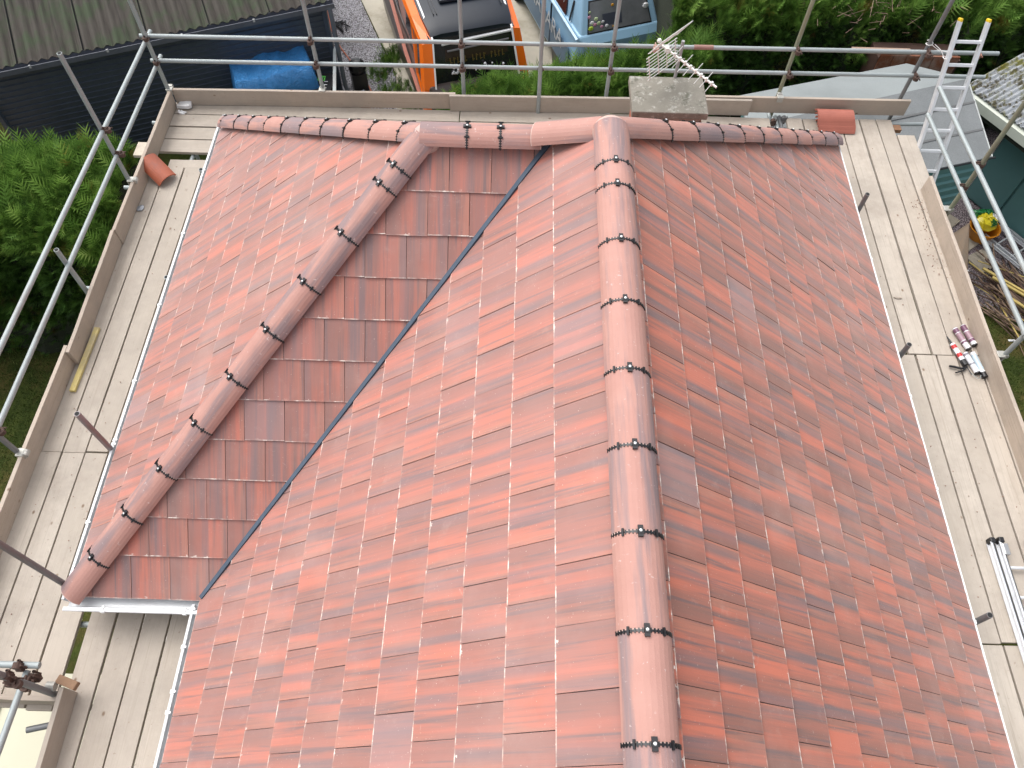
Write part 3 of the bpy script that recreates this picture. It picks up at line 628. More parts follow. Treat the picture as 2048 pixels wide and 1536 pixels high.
for p in (.02, .12): obj('red_band', MB().tube(g0+gd*p, g0+gd*(p+.04), .0276, 14, cap=False), REDP, gun, smooth=True)
obj('nozzle', MB().tube(g0-gd*.10, g0, .005, 8, .012), BLACK, gun, smooth=True)
m = MB(); m.tube(g1-gd*.03, g1+gd*.03, .03, 14); m.tube(g1, g1+gd*.14, .005, 8); m.tube(g0+gs*.027, g1+gs*.027, .004, 6); m.tube(g0-gs*.027, g1-gs*.027, .004, 6); obj('barrel_frame', m, BLACK, gun)
m = MB(); e = g1+gd*.05; m.pipe([e, e-gs*-.0+Vector((-.06, -.02, 0)), e+Vector((-.13, -.0, 0)), e+Vector((-.17, .005, 0))], .011, 8); obj('handle', m, BLACK, gun, smooth=True)
m = MB(); m.pipe([e, e+Vector((-.05, -.045, 0)), e+Vector((-.13, -.07, 0))], .008, 8); obj('trigger', m, BLACK, gun, smooth=True)
m = MB(); m.pipe([e+gd*.0, e+gd*.03+Vector((.02, -.05, 0)), e+Vector((.07, -.13, 0)), e+Vector((.10, -.12, 0)), e+Vector((.11, -.09, 0))], .003, 6); obj('bent_wire', m, GALV, gun)
# ladder lying on the right deck
ALU = mat_plain('ladder_aluminium', (.74, .75, .77), .38, .35, .12, 12)
lad = thing('folded_ladder', 'folded aluminium ladder lying on the near end of the right deck', 'ladder', (3.7, -5.2, DZ))
def stile(a, b, w_, h, name='stile'):
    a, b = Vector(a), Vector(b); d = (b-a).normalized(); L = (b-a).length; x_ = d.cross(Vector((0, 0, 1))).normalized(); z_ = x_.cross(d); m = MB()
    m.box((0, L/2, 0), (w_*.35, L, h)); m.box((w_*.35, L/2, h/2-.003), (w_, L, .006)); m.box((w_*.35, L/2, -h/2+.003), (w_, L, .006)); return obj(name, m, ALU, None, M=frame(a, x_, d, z_))
def reparent(o, p): o.parent = p; o.matrix_basis = WM[p].inverted() @ WM[o]
for k, (x_, z_) in enumerate(((3.535, DZ+.04), (3.60, DZ+.055), (3.86, DZ+.055), (3.92, DZ+.04))):
    s_ = stile((x_, -4.53, z_), (x_+.01, -7.6, z_), .026, .065); reparent(s_, lad)
    m = MB().box((x_+.005, -4.515, z_), (.045, .05, .075)); obj('rubber_foot', m, BLACK, s_, bevel=.008)
for k in range(11):
    m = MB().tube((3.60, -4.75-.25*k, DZ+.055), (3.87, -4.75-.25*k, DZ+.055), .014, 8); obj('rung', m, ALU, lad, smooth=True)
m = MB().box((3.615, -4.60, DZ+.075), (.05, .10, .05)); obj('locking_hinge', m, mat_plain('hinge_steel', (.5, .5, .5), .3, .8), lad, bevel=.006)
# leaning ladder on the far right corner
ll = thing('leaning_ladder', 'tall aluminium ladder with yellow end caps leaning on the far right corner of the scaffold', 'ladder', (4.34, -.8, GZ))
top = Vector((4.34, .985, .865)); dn = Vector((.003, -.586, -1.337)).normalized(); L = (top.z-GZ)/-dn.z; nn = Vector((1, 0, 0)).cross(dn).normalized()
for sx in (-1, 1):
    a = top+Vector((sx*.155, 0, 0)); m = MB(); m.box((0, L/2, 0), (.034, L, .065)); s_ = obj('stile', m, ALU, ll, M=frame(a, (1, 0, 0), dn, nn), bevel=.004)
    m = MB(); m.box((0, -.004, 0), (.035, .04, .07)); obj('end_cap', m, mat_plain('yellow_plastic', (.75, .50, .02), .4), s_, M=frame(a, (1, 0, 0), dn, nn), bevel=.01)
for k in range(18):
    c = top+dn*(.215+.2433*k)
    if c.z < GZ+.1: break
    m = MB().box((0, 0, 0), (.30, .032, .046), frame(c, (1, 0, 0), dn, nn)); obj('rung', m, ALU, ll, bevel=.004)
ROPE = mat_plain('white_cord', (.72, .70, .68), .8)
m = MB(); P = [(4.03+.035*math.cos(a), 1.06+.035*math.sin(a), .50+.006*a) for a in np.linspace(0, 9, 16)]; m.pipe(P, .0045, 5)
m.pipe([(4.05, 1.03, .53), (4.12, .99, .50), (4.19, .85, .56)], .004, 5); m.pipe([(4.06, 1.0, .56), (4.13, .93, .53), (4.21, .80, .42)], .004, 5)
m.pipe([(4.19+.04*math.cos(a), .86+.05*math.sin(a), .46+.01*a) for a in np.linspace(0, 8, 14)], .0045, 5); simple('lashing_cord', 'white cord tying the leaning ladder to the corner standard', 'cord', m, ROPE)

# ------------------------------------------------------------------ ground
def mat_ground():
    t = NT('soil_and_grass', .95, spec=.1); g = t.n('NewGeometry').outputs['Position']
    n = t.noise(g, .9, 6, .7); f = t.noise(g, 40, 4, .8); m_ = t.noise(g, 5, 5, .7)
    c = t.mix(t.ramp(n, [(.45, 0), (.60, 1)]), (.035, .055, .012), (.13, .10, .035)); c = t.mix(t.ramp(m_, [(.45, 0), (.62, .8)]), c, (.07, .095, .02)); c = t.mix(t.math('MULTIPLY', f, .7), c, (.035, .04, .012)); t.link(c, 'Base Color'); t.bump(f, .8, .03); return t.m
mb = MB().face([(-90, -60, GZ), (90, -60, GZ), (90, 120, GZ), (-90, 120, GZ)]); tag(obj('ground', mb, mat_ground()), kind='structure') if False else None
mb = MB(); mb.face([(-90, -60, GZ), (90, -60, GZ), (90, 120, GZ), (-90, 120, GZ)]); tag(obj('ground', mb, mat_ground()), 'patchy garden lawn and soil round the bungalow', kind='structure')
def mat_gravel(name, a, b, c_, sc_=38):
    t = NT(name, .9, spec=.2); g = t.n('NewGeometry').outputs['Position']
    v = t.n('TexVoronoi', {'Vector': g, 'Scale': sc_}); col = t.mix(v.outputs['Color'], a, b); col = t.mix(t.ramp(v.outputs['Distance'], [(.35, 0), (.75, 1)]), col, c_)
    col = t.mix(t.ramp(t.noise(g, 1.5, 5, .7), [(.5, 0), (.7, .5)]), col, c_); t.link(col, 'Base Color'); t.bump(v.outputs['Distance'], 1., .02); return t.m
GRAV = mat_gravel('grey_gravel', (.30, .29, .32), (.52, .51, .53), (.12, .11, .11))
GRAVP = mat_gravel('pinkish_gravel', (.26, .20, .21), (.40, .36, .37), (.09, .07, .08), 45)
CONC = mat_plain('stained_concrete', (.46, .42, .34), .9, 0, .2, 2.5, bump=.3, dirt=((.27, .235, .17), .8))
mb = MB(); mb.face([(-3.75, 4.4, GZ+.004), (-2.55, 4.3, GZ+.004), (-2.91, 5.32, GZ+.004), (-3.4, 6.52, GZ+.004), (-4.4, 9.0, GZ+.004), (-6.2, 13, GZ+.004), (-8, 13, GZ+.004), (-4.9, 7.2, GZ+.004)]); tag(obj('gravel_strip', mb, GRAV), 'grey gravel strip beside the black shed', kind='structure')
mb = MB(); mb.prism([(-2.65, 3.4, GZ+.03), (3.5, 3.4, GZ+.03), (3.5, 14, GZ+.03), (-6.2, 14, GZ+.03), (-4.4, 9.0, GZ+.03), (-3.38, 6.52, GZ+.03), (-2.89, 5.32, GZ+.03)], (0, 0, -.02)); tag(obj('driveway', mb, CONC), 'stained concrete driveway under the two vehicles', kind='structure')
mb = MB(); mb.prism([(-3.6, 4.62, GZ+.035), (-2.72, 4.9, GZ+.035), (-2.66, 4.6, GZ+.035), (-3.6, 4.30, GZ+.035)], (0, 0, -.1)); tag(obj('concrete_kerb', mb, CONC), 'concrete kerb crossing the end of the gravel strip', kind='structure')
mb = MB(); mb.face([(5.8, .8, GZ+.004), (7.5, -.4, GZ+.004), (14, -.4, GZ+.004), (14, 7, GZ+.004), (5.0, 7, GZ+.004), (5.8, 2.6, GZ+.004)]); tag(obj('gravel_path', mb, GRAVP), 'pinkish gravel between the sheds', kind='structure')
mb = MB(); mb.face([(-12, 1.2, GZ+.004), (-7.9, 1.2, GZ+.004), (-8.1, 3.2, GZ+.004), (-12, 3.2, GZ+.004)]); tag(obj('gravel_bed', mb, mat_gravel('brown_gravel', (.30, .24, .18), (.45, .40, .32), (.14, .09, .06), 30)), 'brown gravel bed at the end of the black shed', kind='structure')
# grass tufts
def blades(name, label, areas, n, h, cols, kind='stuff'):
    P = []
    for k in range(n):
        x0, x1, y0_, y1_ = random.choice(areas); P.append((random.uniform(x0, x1), random.uniform(y0_, y1_)))
    P = np.array(P); a = RNG.uniform(0, 6.28, n); hh = RNG.uniform(.5, 1, n)*h; wd = .006
    dx = np.stack([np.cos(a), np.sin(a)], 1); V = np.zeros((n, 3, 3)); V[:, 0, :2] = P-dx*wd; V[:, 1, :2] = P+dx*wd; V[:, 0, 2] = V[:, 1, 2] = GZ
    V[:, 2, :2] = P+RNG.normal(0, .3, (n, 2))*hh[:, None]; V[:, 2, 2] = GZ+hh
    me = bpy.data.meshes.new(name); me.from_pydata(V.reshape(-1, 3).tolist(), [], np.arange(n*3).reshape(-1, 3).tolist()); me.materials.append(cols)
    at = me.attributes.new('rnd', 'FLOAT', 'POINT'); at.data.foreach_set('value', np.repeat(RNG.uniform(0, 1, n), 3).astype(np.float32))
    o = bpy.data.objects.new(name, me); place(o, Matrix.Identity(4)); tag(o, label, 'grass', kind=kind); return o
def mat_leaf(name, stops, trans=.25, rough=.55, patch=None):
    t = NT(name, rough, spec=.25); a = t.n('Attribute', attribute_name='rnd').outputs['Fac']; g = t.n('NewGeometry').outputs['Position']
    cl = t.noise(g, 1.7, 3, .6); f = t.math('ADD', t.math('MULTIPLY', a, .62), t.math('MULTIPLY', t.math('SUBTRACT', cl, .32), .9), clamp=True)
    c = t.ramp(f, stops)
    if patch: c = t.mix(t.ramp(t.noise(g, 2.6, 4, .65), [(.60, 0), (.68, .75)]), c, patch)
    t.link(c, 'Base Color'); t.b.inputs['Subsurface Weight'].default_value = 0
    tr = t.n('BsdfTranslucent', {'Color': c}); mx = t.n('MixShader', {0: trans, 1: t.b.outputs[0], 2: tr.outputs[0]}); t.t.links.new(mx.outputs[0], t.t.nodes['Material Output'].inputs[0]); return t.m
GRM = mat_leaf('grass_blade', [(0, (.03, .06, .01)), (.5, (.08, .13, .025)), (1, (.20, .19, .06))])
blades('grass', 'short patchy grass on the lawns either side', [(4.6, 7.6, -3.6, 1.2), (-8.6, -5, -3.6, -.6)], 26000, .05, GRM)

# ------------------------------------------------------------------ hedges
def fronds(P, Nrm, size, droop=.2, upb=.6):
    """feathery conifer sprays: arrays of triangles, five leaflets a side"""
    n = len(P); ax = Nrm+np.array([0, 0, upb])+RNG.normal(0, .42, (n, 3)); ax /= np.linalg.norm(ax, axis=1)[:, None]
    b = np.cross(ax, RNG.normal(0, 1, (n, 3))); b /= np.linalg.norm(b, axis=1)[:, None]
    L = size*RNG.uniform(.55, 1.25, n); tris = []
    K = 7
    for k in range(K):
        t = .12+.8*k/K; w_ = (1-.75*t)*.40
        base = P+ax*(L*t)[:, None]
        for sg in (-1, 1):
            tip = base+b*(sg*L*w_)[:, None]+ax*(L*.26)[:, None]+RNG.normal(0, .004, (n, 3)); tris.append(np.stack([base-ax*(L*.03)[:, None], base+ax*(L*.05)[:, None], tip], 1))
    tris.append(np.stack([P-b*(L*.03)[:, None], P+b*(L*.03)[:, None], P+ax*(L*1.05)[:, None]], 1))
    T = np.stack(tris, 1)  
    return T.reshape(-1, 3, 3), np.repeat(RNG.uniform(0, 1, n), T.shape[1]*3)
def tri_obj(name, T, rnd, mat, parent=None, kind=None):
    me = bpy.data.meshes.new(name); nv = len(T)*3; me.vertices.add(nv); me.vertices.foreach_set('co', T.reshape(-1).astype(np.float32))
    me.loops.add(nv); me.loops.foreach_set('vertex_index', np.arange(nv, dtype=np.int32)); me.polygons.add(len(T)); me.polygons.foreach_set('loop_start', np.arange(0, nv, 3, dtype=np.int32))
    at = me.attributes.new('rnd', 'FLOAT', 'POINT'); at.data.foreach_set('value', rnd.astype(np.float32)); me.materials.append(mat); me.update(calc_edges=True)
    o = bpy.data.objects.new(name, me); place(o, Matrix.Identity(4), parent)
    if kind: o['kind'] = kind
    return o
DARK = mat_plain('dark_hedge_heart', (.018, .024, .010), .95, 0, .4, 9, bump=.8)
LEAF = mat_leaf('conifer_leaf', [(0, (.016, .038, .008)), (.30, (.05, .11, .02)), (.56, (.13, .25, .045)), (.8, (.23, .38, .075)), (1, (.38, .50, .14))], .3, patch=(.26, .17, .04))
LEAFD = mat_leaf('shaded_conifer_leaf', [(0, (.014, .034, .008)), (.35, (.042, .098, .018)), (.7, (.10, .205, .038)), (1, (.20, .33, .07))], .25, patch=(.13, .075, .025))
def hedge(name, label, line, width, ztops, n, size=.17, sides='both', mat=LEAF, lumps=.16):
    """line: plan points; a lumpy solid heart and sprays over its skin"""
    line = [Vector(p) for p in line]; m = MB(); seg = 26; rows = []; t = thing(name, label, 'hedge', (line[0].x, line[0].y, GZ))
    tot = sum((b-a).length for a, b in zip(line, line[1:])); S = max(8, int(tot/.22)); cen = []
    for i in range(S+1):
        d = tot*i/S; k = 0
        while k < len(line)-2 and d > (line[k+1]-line[k]).length: d -= (line[k+1]-line[k]).length; k += 1
        f = min(1, d/(line[k+1]-line[k]).length); p = line[k].lerp(line[k+1], f); zt = ztops[k]*(1-f)+ztops[k+1]*f; tn = (line[k+1]-line[k]).normalized(); cen.append((p, zt, Vector((-tn.y, tn.x))))
    prof = [(-1, 0), (-1.02, .3), (-1.0, .6), (-.92, .85), (-.7, .97), (-.3, 1.0), (.3, 1.0), (.7, .97), (.92, .85), (1.0, .6), (1.02, .3), (1, 0)]
    G = np.zeros((S+1, len(prof), 3))
    for i, (p, zt, nn_) in enumerate(cen):
        for j, (a, b) in enumerate(prof):
            l = 1+RNG.normal(0, lumps*.5); zz = GZ+(zt-GZ)*b+(RNG.normal(0, lumps*.45) if b > .8 else 0)
            G[i, j] = (p.x+nn_.x*a*width/2*l, p.y+nn_.y*a*width/2*l, zz)
    V = G.reshape(-1, 3).tolist(); n1 = len(prof); F = [(i*n1+j, i*n1+j+1, (i+1)*n1+j+1, (i+1)*n1+j) for i in range(S) for j in range(n1-1)]+[tuple(range(n1)), tuple(reversed(range(S*n1, S*n1+n1)))]
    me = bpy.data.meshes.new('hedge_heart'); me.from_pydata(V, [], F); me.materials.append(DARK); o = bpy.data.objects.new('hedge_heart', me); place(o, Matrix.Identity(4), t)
    i = RNG.integers(0, S, n); w_ = np.array([.10, .75, .95, 1.2, 1.4, 1.9, 1.4, 1.2, .95, .75, .10])
    j = RNG.choice(len(prof)-1, n, p=w_/w_.sum()); a, b = RNG.uniform(0, 1, (2, n, 1))
    P = (G[i, j]*(1-a)+G[i, j+1]*a)*(1-b)+(G[i+1, j]*(1-a)+G[i+1, j+1]*a)*b
    nr = np.cross(G[i, j+1]-G[i, j], G[i+1, j]-G[i, j]); nr /= np.linalg.norm(nr, axis=1)[:, None]
    c = np.array([[cen[k][0].x, cen[k][0].y, GZ+1] for k in i]); s_ = np.sign(((P-c)*nr).sum(1)); nr *= s_[:, None]
    # clumps: keep sprays where a coarse pattern says so
    P = P+nr*RNG.uniform(-.05, .05, (n, 1)); sz = np.where(nr[:, 2] > .5, size*1.25, size*.8)
    sz = sz*np.where(RNG.uniform(0, 1, n) < .04, 1.7, 1); T, r_ = fronds(P, nr, sz)
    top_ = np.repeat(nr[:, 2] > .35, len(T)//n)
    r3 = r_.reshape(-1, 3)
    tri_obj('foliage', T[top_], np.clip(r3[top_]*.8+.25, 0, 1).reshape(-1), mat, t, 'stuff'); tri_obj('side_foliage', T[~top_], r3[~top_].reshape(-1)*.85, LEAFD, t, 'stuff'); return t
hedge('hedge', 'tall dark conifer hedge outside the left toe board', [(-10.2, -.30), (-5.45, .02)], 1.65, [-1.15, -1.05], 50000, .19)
hedge('hedge', 'low feathery conifer hedge behind the scaffold below the two vehicles', [(-1.75, 2.95), (-1.2, 3.05), (.2, 3.3), (2.4, 3.8)], .85, [-2.3, -2.15, -1.95, -1.62], 26000, .19)
hedge('hedge', 'tall conifer hedge behind the felt roofed shed', [(1.75, 5.25), (4.5, 5.35), (7.2, 5.4), (11, 5.0)], 2.1, [-1.2, -1.2, -1.2, -1.15], 60000, .20)
# dry twigs showing in the tall hedge, red planter board
mb = MB()
for k in range(240):
    cx, cy = random.choice([(3.7, 4.75), (3.9, 4.9), (4.3, 4.6), (4.9, 4.45), (5.7, 4.6)]); p = Vector((cx+random.gauss(0, .28), cy+random.gauss(0, .2), -1.2+random.gauss(0, .15)))
    mb.tube(p, p+Vector((random.gauss(0, .12), random.gauss(0, .1), random.uniform(-.05, .16))), .004, 4, .002)
tag(obj('dry_twigs', mb, mat_plain('dry_twig', (.34, .22, .17), .9, 0, .4, 20)), 'dry brown twigs showing through the tall hedge', 'twigs', kind='stuff')
mb = MB()
for k in range(7):
    mb.box((3.2+.02*k, 5.9, -1.0+.0*k), (.9, .12, .06), Matrix.Translation((0, .13*k, 0)))
fb = thing('red_bench', 'red brown slatted bench seen through the gap at the top of the tall hedge', 'bench', (3.7, 6.2, GZ))
for k in range(6): obj('slat', MB().box((3.95, 6.05+.14*k, -1.35), (1.1, .11, .04)), mat_plain('oxblood_paint', (.16, .03, .025), .5), fb)
for sx in (3.5, 4.4): obj('leg', MB().box((sx, 6.4, (GZ-1.37)/2), (.06, .6, -1.37-GZ)), mat_plain('oxblood_leg', (.16, .03, .025), .5), fb)

# ------------------------------------------------------------------ black shed (top left)
NAVY = mat_plain('black_blue_cladding', (.075, .092, .125), .42, .2, .25, 4, spec=.8)
wl0, wl1 = Vector((-8.62, 2.66, 0)), Vector((-3.80, 4.66, 0)); wd_ = (wl1-wl0).normalized(); wn = Vector((wd_.y, -wd_.x, 0)); EZ = -1.5
shed = thing('black_shed', 'long black clad shed with a corrugated fibre cement roof', 'shed', (-6, 4, GZ))
Lw_ = (wl1-wl0).length; nb = 19; bh = (EZ-GZ)/nb
for k in range(nb):
    z0 = GZ+k*bh; m = MB(); P0, P1 = wl0+Vector((0, 0, z0)), wl1+Vector((0, 0, z0)); o1 = wn*.006; o2 = wn*.024
    m.poly([P0+o1, P1+o1, P1+o2+Vector((0, 0, bh)), P0+o2+Vector((0, 0, bh)), P0, P1, P1+Vector((0, 0, bh+.004)), P0+Vector((0, 0, bh+.004))], [(0, 1, 2, 3), (0, 4, 5, 1), (1, 5, 6, 2), (0, 3, 7, 4), (3, 2, 6, 7)]); obj('cladding_board', m, NAVY, shed)
m = MB(); bk = -wn; A_, B_ = wl0+bk*.002, wl1+bk*.002; C_, D_ = wl1+bk*4.2, wl0+bk*4.2
m.prism([(q.x, q.y, EZ) for q in (A_, B_, C_, D_)], (0, 0, GZ-EZ)); obj('shed_wall', m, mat_plain('black_wall_panel', (.018, .022, .03), .6), shed)
for P in (wl0, wl1): obj('corner_trim', MB().box((P.x+wn.x*.03, P.y+wn.y*.03, (GZ+EZ)/2), (.07, .07, EZ-GZ)), NAVY, shed)
def mat_fibre():
    t = NT('mossy_fibre_cement', .95, spec=.1); uv = t.n('UVMap').outputs[0]; g = t.n('NewGeometry').outputs['Position']
    c = t.mix(t.noise(uv, 1.8, 5, .7), (.042, .038, .033), (.078, .070, .062)); c = t.mix(t.ramp(t.noise(g, 2.2, 5, .7), [(.48, 0), (.62, .75)]), c, (.045, .065, .036))
    s = t.n('VectorMath', {0: uv, 1: (14, .6, 1)}, operation='MULTIPLY').outputs[0]; c = t.mix(t.ramp(t.noise(s, 1, 4, .7), [(.48, 0), (.66, .8)]), c, (.025, .021, .02)); t.link(c, 'Base Color'); t.bump(t.noise(g, 60, 4, .7), .5, .01); return t.m
FIB = mat_fibre(); rise = .24; K = 15; wdt = .92*1.0
def corr_sheet(O, X, Y_, w_, L, amp, per, mat, parent, name='roof_sheet', steps=6):
    O, X, Y_ = Vector(O), Vector(X), Vector(Y_); N_ = X.cross(Y_).normalized(); N_ = N_ if N_.z > 0 else -N_; n = max(2, int(w_/per*steps)); m = MB()
    for y in (0, L):
        for k in range(n+1):
            u = w_*k/n; m.v.append(tuple(O+X*u+Y_*y+N_*amp*math.sin(2*math.pi*u/per)))
    for k in range(n):
        m.f.append((k, k+1, n+1+k+1, n+1+k)); m.uv += [(w_*k/n, 0), (w_*(k+1)/n, 0), (w_*(k+1)/n, L), (w_*k/n, L)]
    for y in (0, L):
        for k in range(n+1):
            u = w_*k/n; m.v.append(tuple(O+X*u+Y_*y+N_*(amp*math.sin(2*math.pi*u/per)-.008)))
    b = 2*(n+1)
    for k in range(n): m.f.append((b+k, k, k+1, b+k+1)); m.uv += [(0, 0)]*4; m.f.append((b+k+n+1, b+k+n+2, b+k+1, b+k)); m.uv += [(0, 0)]*4
    o = obj(name, m, mat, parent)
    for p in o.data.polygons: p.use_smooth = True
    return o
rd = (bk*math.cos(R(12))+Vector((0, 0, math.sin(R(12))))).normalized()
k = 0; u = -1.2
while u < Lw_+.12:
    w_ = min(.93, Lw_+.16-u); corr_sheet(wl0+wd_*u+wn*.09+Vector((0, 0, EZ+.07)), wd_, rd, w_-.018, 4.3, .024, .146, FIB, shed); u += .93; k += 1
g = MB(); P = wl0+wd_*(-1.2)+wn*.09+Vector((0, 0, EZ+.02)); g2 = wl1+wd_*.16+wn*.09+Vector((0, 0, EZ+.02)); M = frame(P, wn, wd_, (0, 0, 1)); Lg = (g2-P).length
prof = [(-.04, .03), (-.04, -.04), (.05, -.05), (.062, .03), (.07, .03), (.06, -.06), (-.048, -.05), (-.048, .03)]; n = len(prof); V = [(a, y, b) for y in (0, Lg) for a, b in prof]; g.poly(V, [(i, i+n, (i+1) % n+n, (i+1) % n) for i in range(n)]+[(0, 1, 6, 7), (1, 2, 5, 6), (2, 3, 4, 5)])
gt = obj('gutter', g, mat_plain('dark_grey_gutter', (.12, .13, .16), .4, 0, .3, 6), shed, M=M)
for y in (.9, 2.0, 3.1, 4.2, 5.3): obj('gutter_clip', MB().box((.066, y, .02), (.012, .03, .05), None), mat_plain('pale_clip', (.5, .5, .5), .4), gt, M=M)
DP = mat_plain('grey_downpipe', (.13, .15, .18), .4)
c = wl1+wd_*.06+wn*.12; m = MB().pipe([(c.x-.12, c.y-.02, EZ), (c.x+.02, c.y, EZ-.03), (c.x+.03, c.y-.02, EZ-.22), (c.x+.03, c.y-.02, GZ+.35), (c.x+.08, c.y-.02, GZ+.12)], .038, 10); obj('downpipe', m, DP, shed, smooth=True)
m = MB().tube((-3.66, 4.42, GZ+.12), (-3.36, 4.62, GZ+.16), .045, 12); simple('drain_pipe', 'grey length of drainpipe lying at the shed corner', 'pipe', m, DP, smooth=True)
# tarp box, bins, rail
BT = NT('blue_tarpaulin', .38); gg = BT.n('NewGeometry').outputs['Position']; BT.link(BT.mix(BT.noise(gg, 3, 4, .6), (.02, .15, .40), (.05, .26, .58)), 'Base Color'); BT.bump(BT.noise(gg, 9, 6, .75, 1.5), .9, .05)
m = MB(); nx, ny = 26, 18; V = []; O = Vector((-5.12, 3.42, 0)); X = wd_; Yv = Vector((-wd_.y, wd_.x, 0))
for j in range(ny+1):
    for i in range(nx+1):
        a, b = i/nx*1.45-.1, j/ny*1.15-.1; ed = min(a+.1, 1.35-a, b+.1, 1.05-b); z_ = -2.15 if ed > .1 else -2.15-(.1-ed)*7.5
        z_ += .022*math.sin(9*a+4*b)+.012*math.sin(23*a-7*b)+random.gauss(0, .006); q = O+X*a+Yv*b; V.append((q.x+random.gauss(0, .004), q.y, z_))
m.poly(V, [(j*(nx+1)+i, j*(nx+1)+i+1, (j+1)*(nx+1)+i+1, (j+1)*(nx+1)+i) for j in range(ny) for i in range(nx)])
tb = thing('covered_crate', 'crate under a crumpled blue tarpaulin against the black shed', 'crate', (-4.8, 3.8, GZ)); o = obj('tarpaulin', m, BT.m, tb)
for p in o.data.polygons: p.use_smooth = True
M = frame(O+Vector((0, 0, 0)), X, Yv, (0, 0, 1)); obj('crate_body', MB().box((.62, .47, (GZ-2.22)/2), (1.2, .9, -2.22-GZ)), mat_plain('crate_wood', (.15, .11, .08), .8), tb, M=M)
bn = thing('rubbish_bin', 'black bin with green and white lettering between the tarpaulin and the shed corner', 'bin', (-3.9, 3.9, GZ)); obj('bin_body', MB().box((-3.93, 3.96, (GZ-2.55)/2), (.36, .55, -2.55-GZ)), BLACK, bn, bevel=.03); obj('bin_lid', MB().box((-3.93, 3.96, -2.53), (.40, .6, .05)), BLACK, bn, bevel=.015)
def text(s_, M, size, mat, parent, ext=.002, name='lettering'):
    cu = bpy.data.curves.new(name, 'FONT'); cu.body = s_; cu.size = size; cu.extrude = ext; cu.materials.append(mat); cu.align_x = 'CENTER'; cu.align_y = 'CENTER'
    o = bpy.data.objects.new(name, cu); me = bpy.data.meshes.new_from_object(o); bpy.data.objects.remove(o); o = bpy.data.objects.new(name, me); return place(o, M, parent)
GRN = mat_plain('green_print', (.12, .55, .08), .5); WPR = mat_plain('white_print', (.8, .8, .8), .5)
m = MB(); [m.box((-3.98+.035*q, 4.12, -2.503), (.016, .12, .004)) for q in range(4)]; m.box((-3.93, 4.17, -2.502), (.12, .016, .004)); m.box((-3.93, 4.07, -2.502), (.12, .016, .004)); obj('green_print', m, GRN, bn)
for k in range(4): obj('white_stripe', MB().box((-3.84, 3.80+.08*k, -2.503), (.06, .012, .004)), WPR, bn)
m = MB().box((0, 0, 0), (.05, 1.2, .05), Matrix.Translation((-3.66, 4.05, -2.3)) @ Matrix.Rotation(R(8), 4, 'Z')); simple('metal_rail', 'grey metal rail propped beside the black bin', 'rail', m, mat_galv('grey_rail', (.35, .38, .38)))
m = MB(); m.pipe([(-4.43, 7.2, GZ+.012), (-4.27, 6.6, GZ+.012), (-4.03, 6.08, GZ+.012), (-3.80, 5.71, GZ+.012), (-3.6, 5.36, GZ+.012), (-3.33, 4.9, GZ+.05), (-3.2, 4.6, GZ+.05)], .012, 7); simple('orange_hose', 'thin orange hose trailing across the gravel strip', 'hose', m, mat_plain('orange_rubber', (.50, .14, .07), .6), smooth=True)
m = MB(); c = Vector((-4.1, 6.72, GZ+.03))
for k in range(9): a = random.uniform(0, 6.28); b = c+Vector((random.uniform(-.1, .1), random.uniform(-.12, .12), 0)); m.tube(b-Vector((math.cos(a), math.sin(a), 0))*.13, b+Vector((math.cos(a), math.sin(a), .15))*.13, .014, 5)
simple('black_bracket', 'twisted black metal bracket on the gravel', 'bracket', m, BLACK)
m = MB(); m.box((-3.32, 4.35, GZ+.06), (.16, .11, .10)); simple('loose_brick', 'loose orange brick by the shed drainpipe', 'brick', m, BRICK, .006)
m = MB(); m.box((0, 0, 0), (.26, .30, .35), Matrix.Translation((-3.50, 4.95, GZ+.18)) @ Matrix.Rotation(R(20), 4, 'Z')); m.sphere((-3.5, 4.95, GZ+.42), .16, 10, 6); simple('black_sack', 'black sack slumped against the shed corner', 'sack', m, BLACK)
tw = []; 
for cx, cy, k in ((-3.02, 5.75, 240), (-3.2, 5.3, 120), (-2.9, 4.7, 200), (-2.5, 4.5, 200), (-2.7, 5.0, 60)):
    tw += [(cx+random.gauss(0, .13), cy+random.gauss(0, .15), GZ+.01) for _ in range(k)]
T, r_ = fronds(np.array(tw), np.tile([0, 0, 1.], (len(tw), 1)), .14); tag(tri_obj('weeds', T, r_, LEAF), 'green weeds growing in the gravel by the driveway', 'weeds', kind='stuff')

# ------------------------------------------------------------------ vehicles
GLASS = NT('dark_window_glass', .08, 0, .6); GLASS.b.inputs['Base Color'].default_value = (.012, .012, .014, 1); GLASS = GLASS.m
ORG = mat_plain('orange_paint', (.78, .15, .01), .25, 0, .05); CARB = mat_plain('black_car_roof', (.012, .016, .024), .32, 0, .1, spec=.3); CARW = mat_plain('white_pinstripe', (.85, .85, .85), .3)
def vehicle(name, label, cat, O, yaw): return thing(name, label, cat, O, None, yaw)
van = vehicle('orange_van', 'orange and black van with white pinstripes parked behind the low hedge', 'van', (-1.385, 4.16, GZ), R(18.2)); VM = WM[van]
def vob(n_, m, mat, p=None, bevel=0, smooth=False, MM=None): return obj(n_, m, mat, p or van, M=MM or VM, bevel=bevel, smooth=smooth)
H = 1.85  # roof height over ground; y forward (away from the camera), x to the right
def loft(secs, close=True):
    m = MB(); n = len(secs[0]); V = [p for s_ in secs for p in s_]; F = [(i*n+j, i*n+(j+1) % n, (i+1)*n+(j+1) % n, (i+1)*n+j) for i in range(len(secs)-1) for j in range(n)]; F += [tuple(reversed(range(n))), tuple(range((len(secs)-1)*n, len(secs)*n))]; m.poly(V, F); return m
def body_sec(y, hw, z0, z1, hw1): return [(-hw, y, z0), (-hw*1.03, y, (z0+z1)/2), (-hw1, y, z1), (hw1, y, z1), (hw*1.03, y, (z0+z1)/2), (hw, y, z0)]
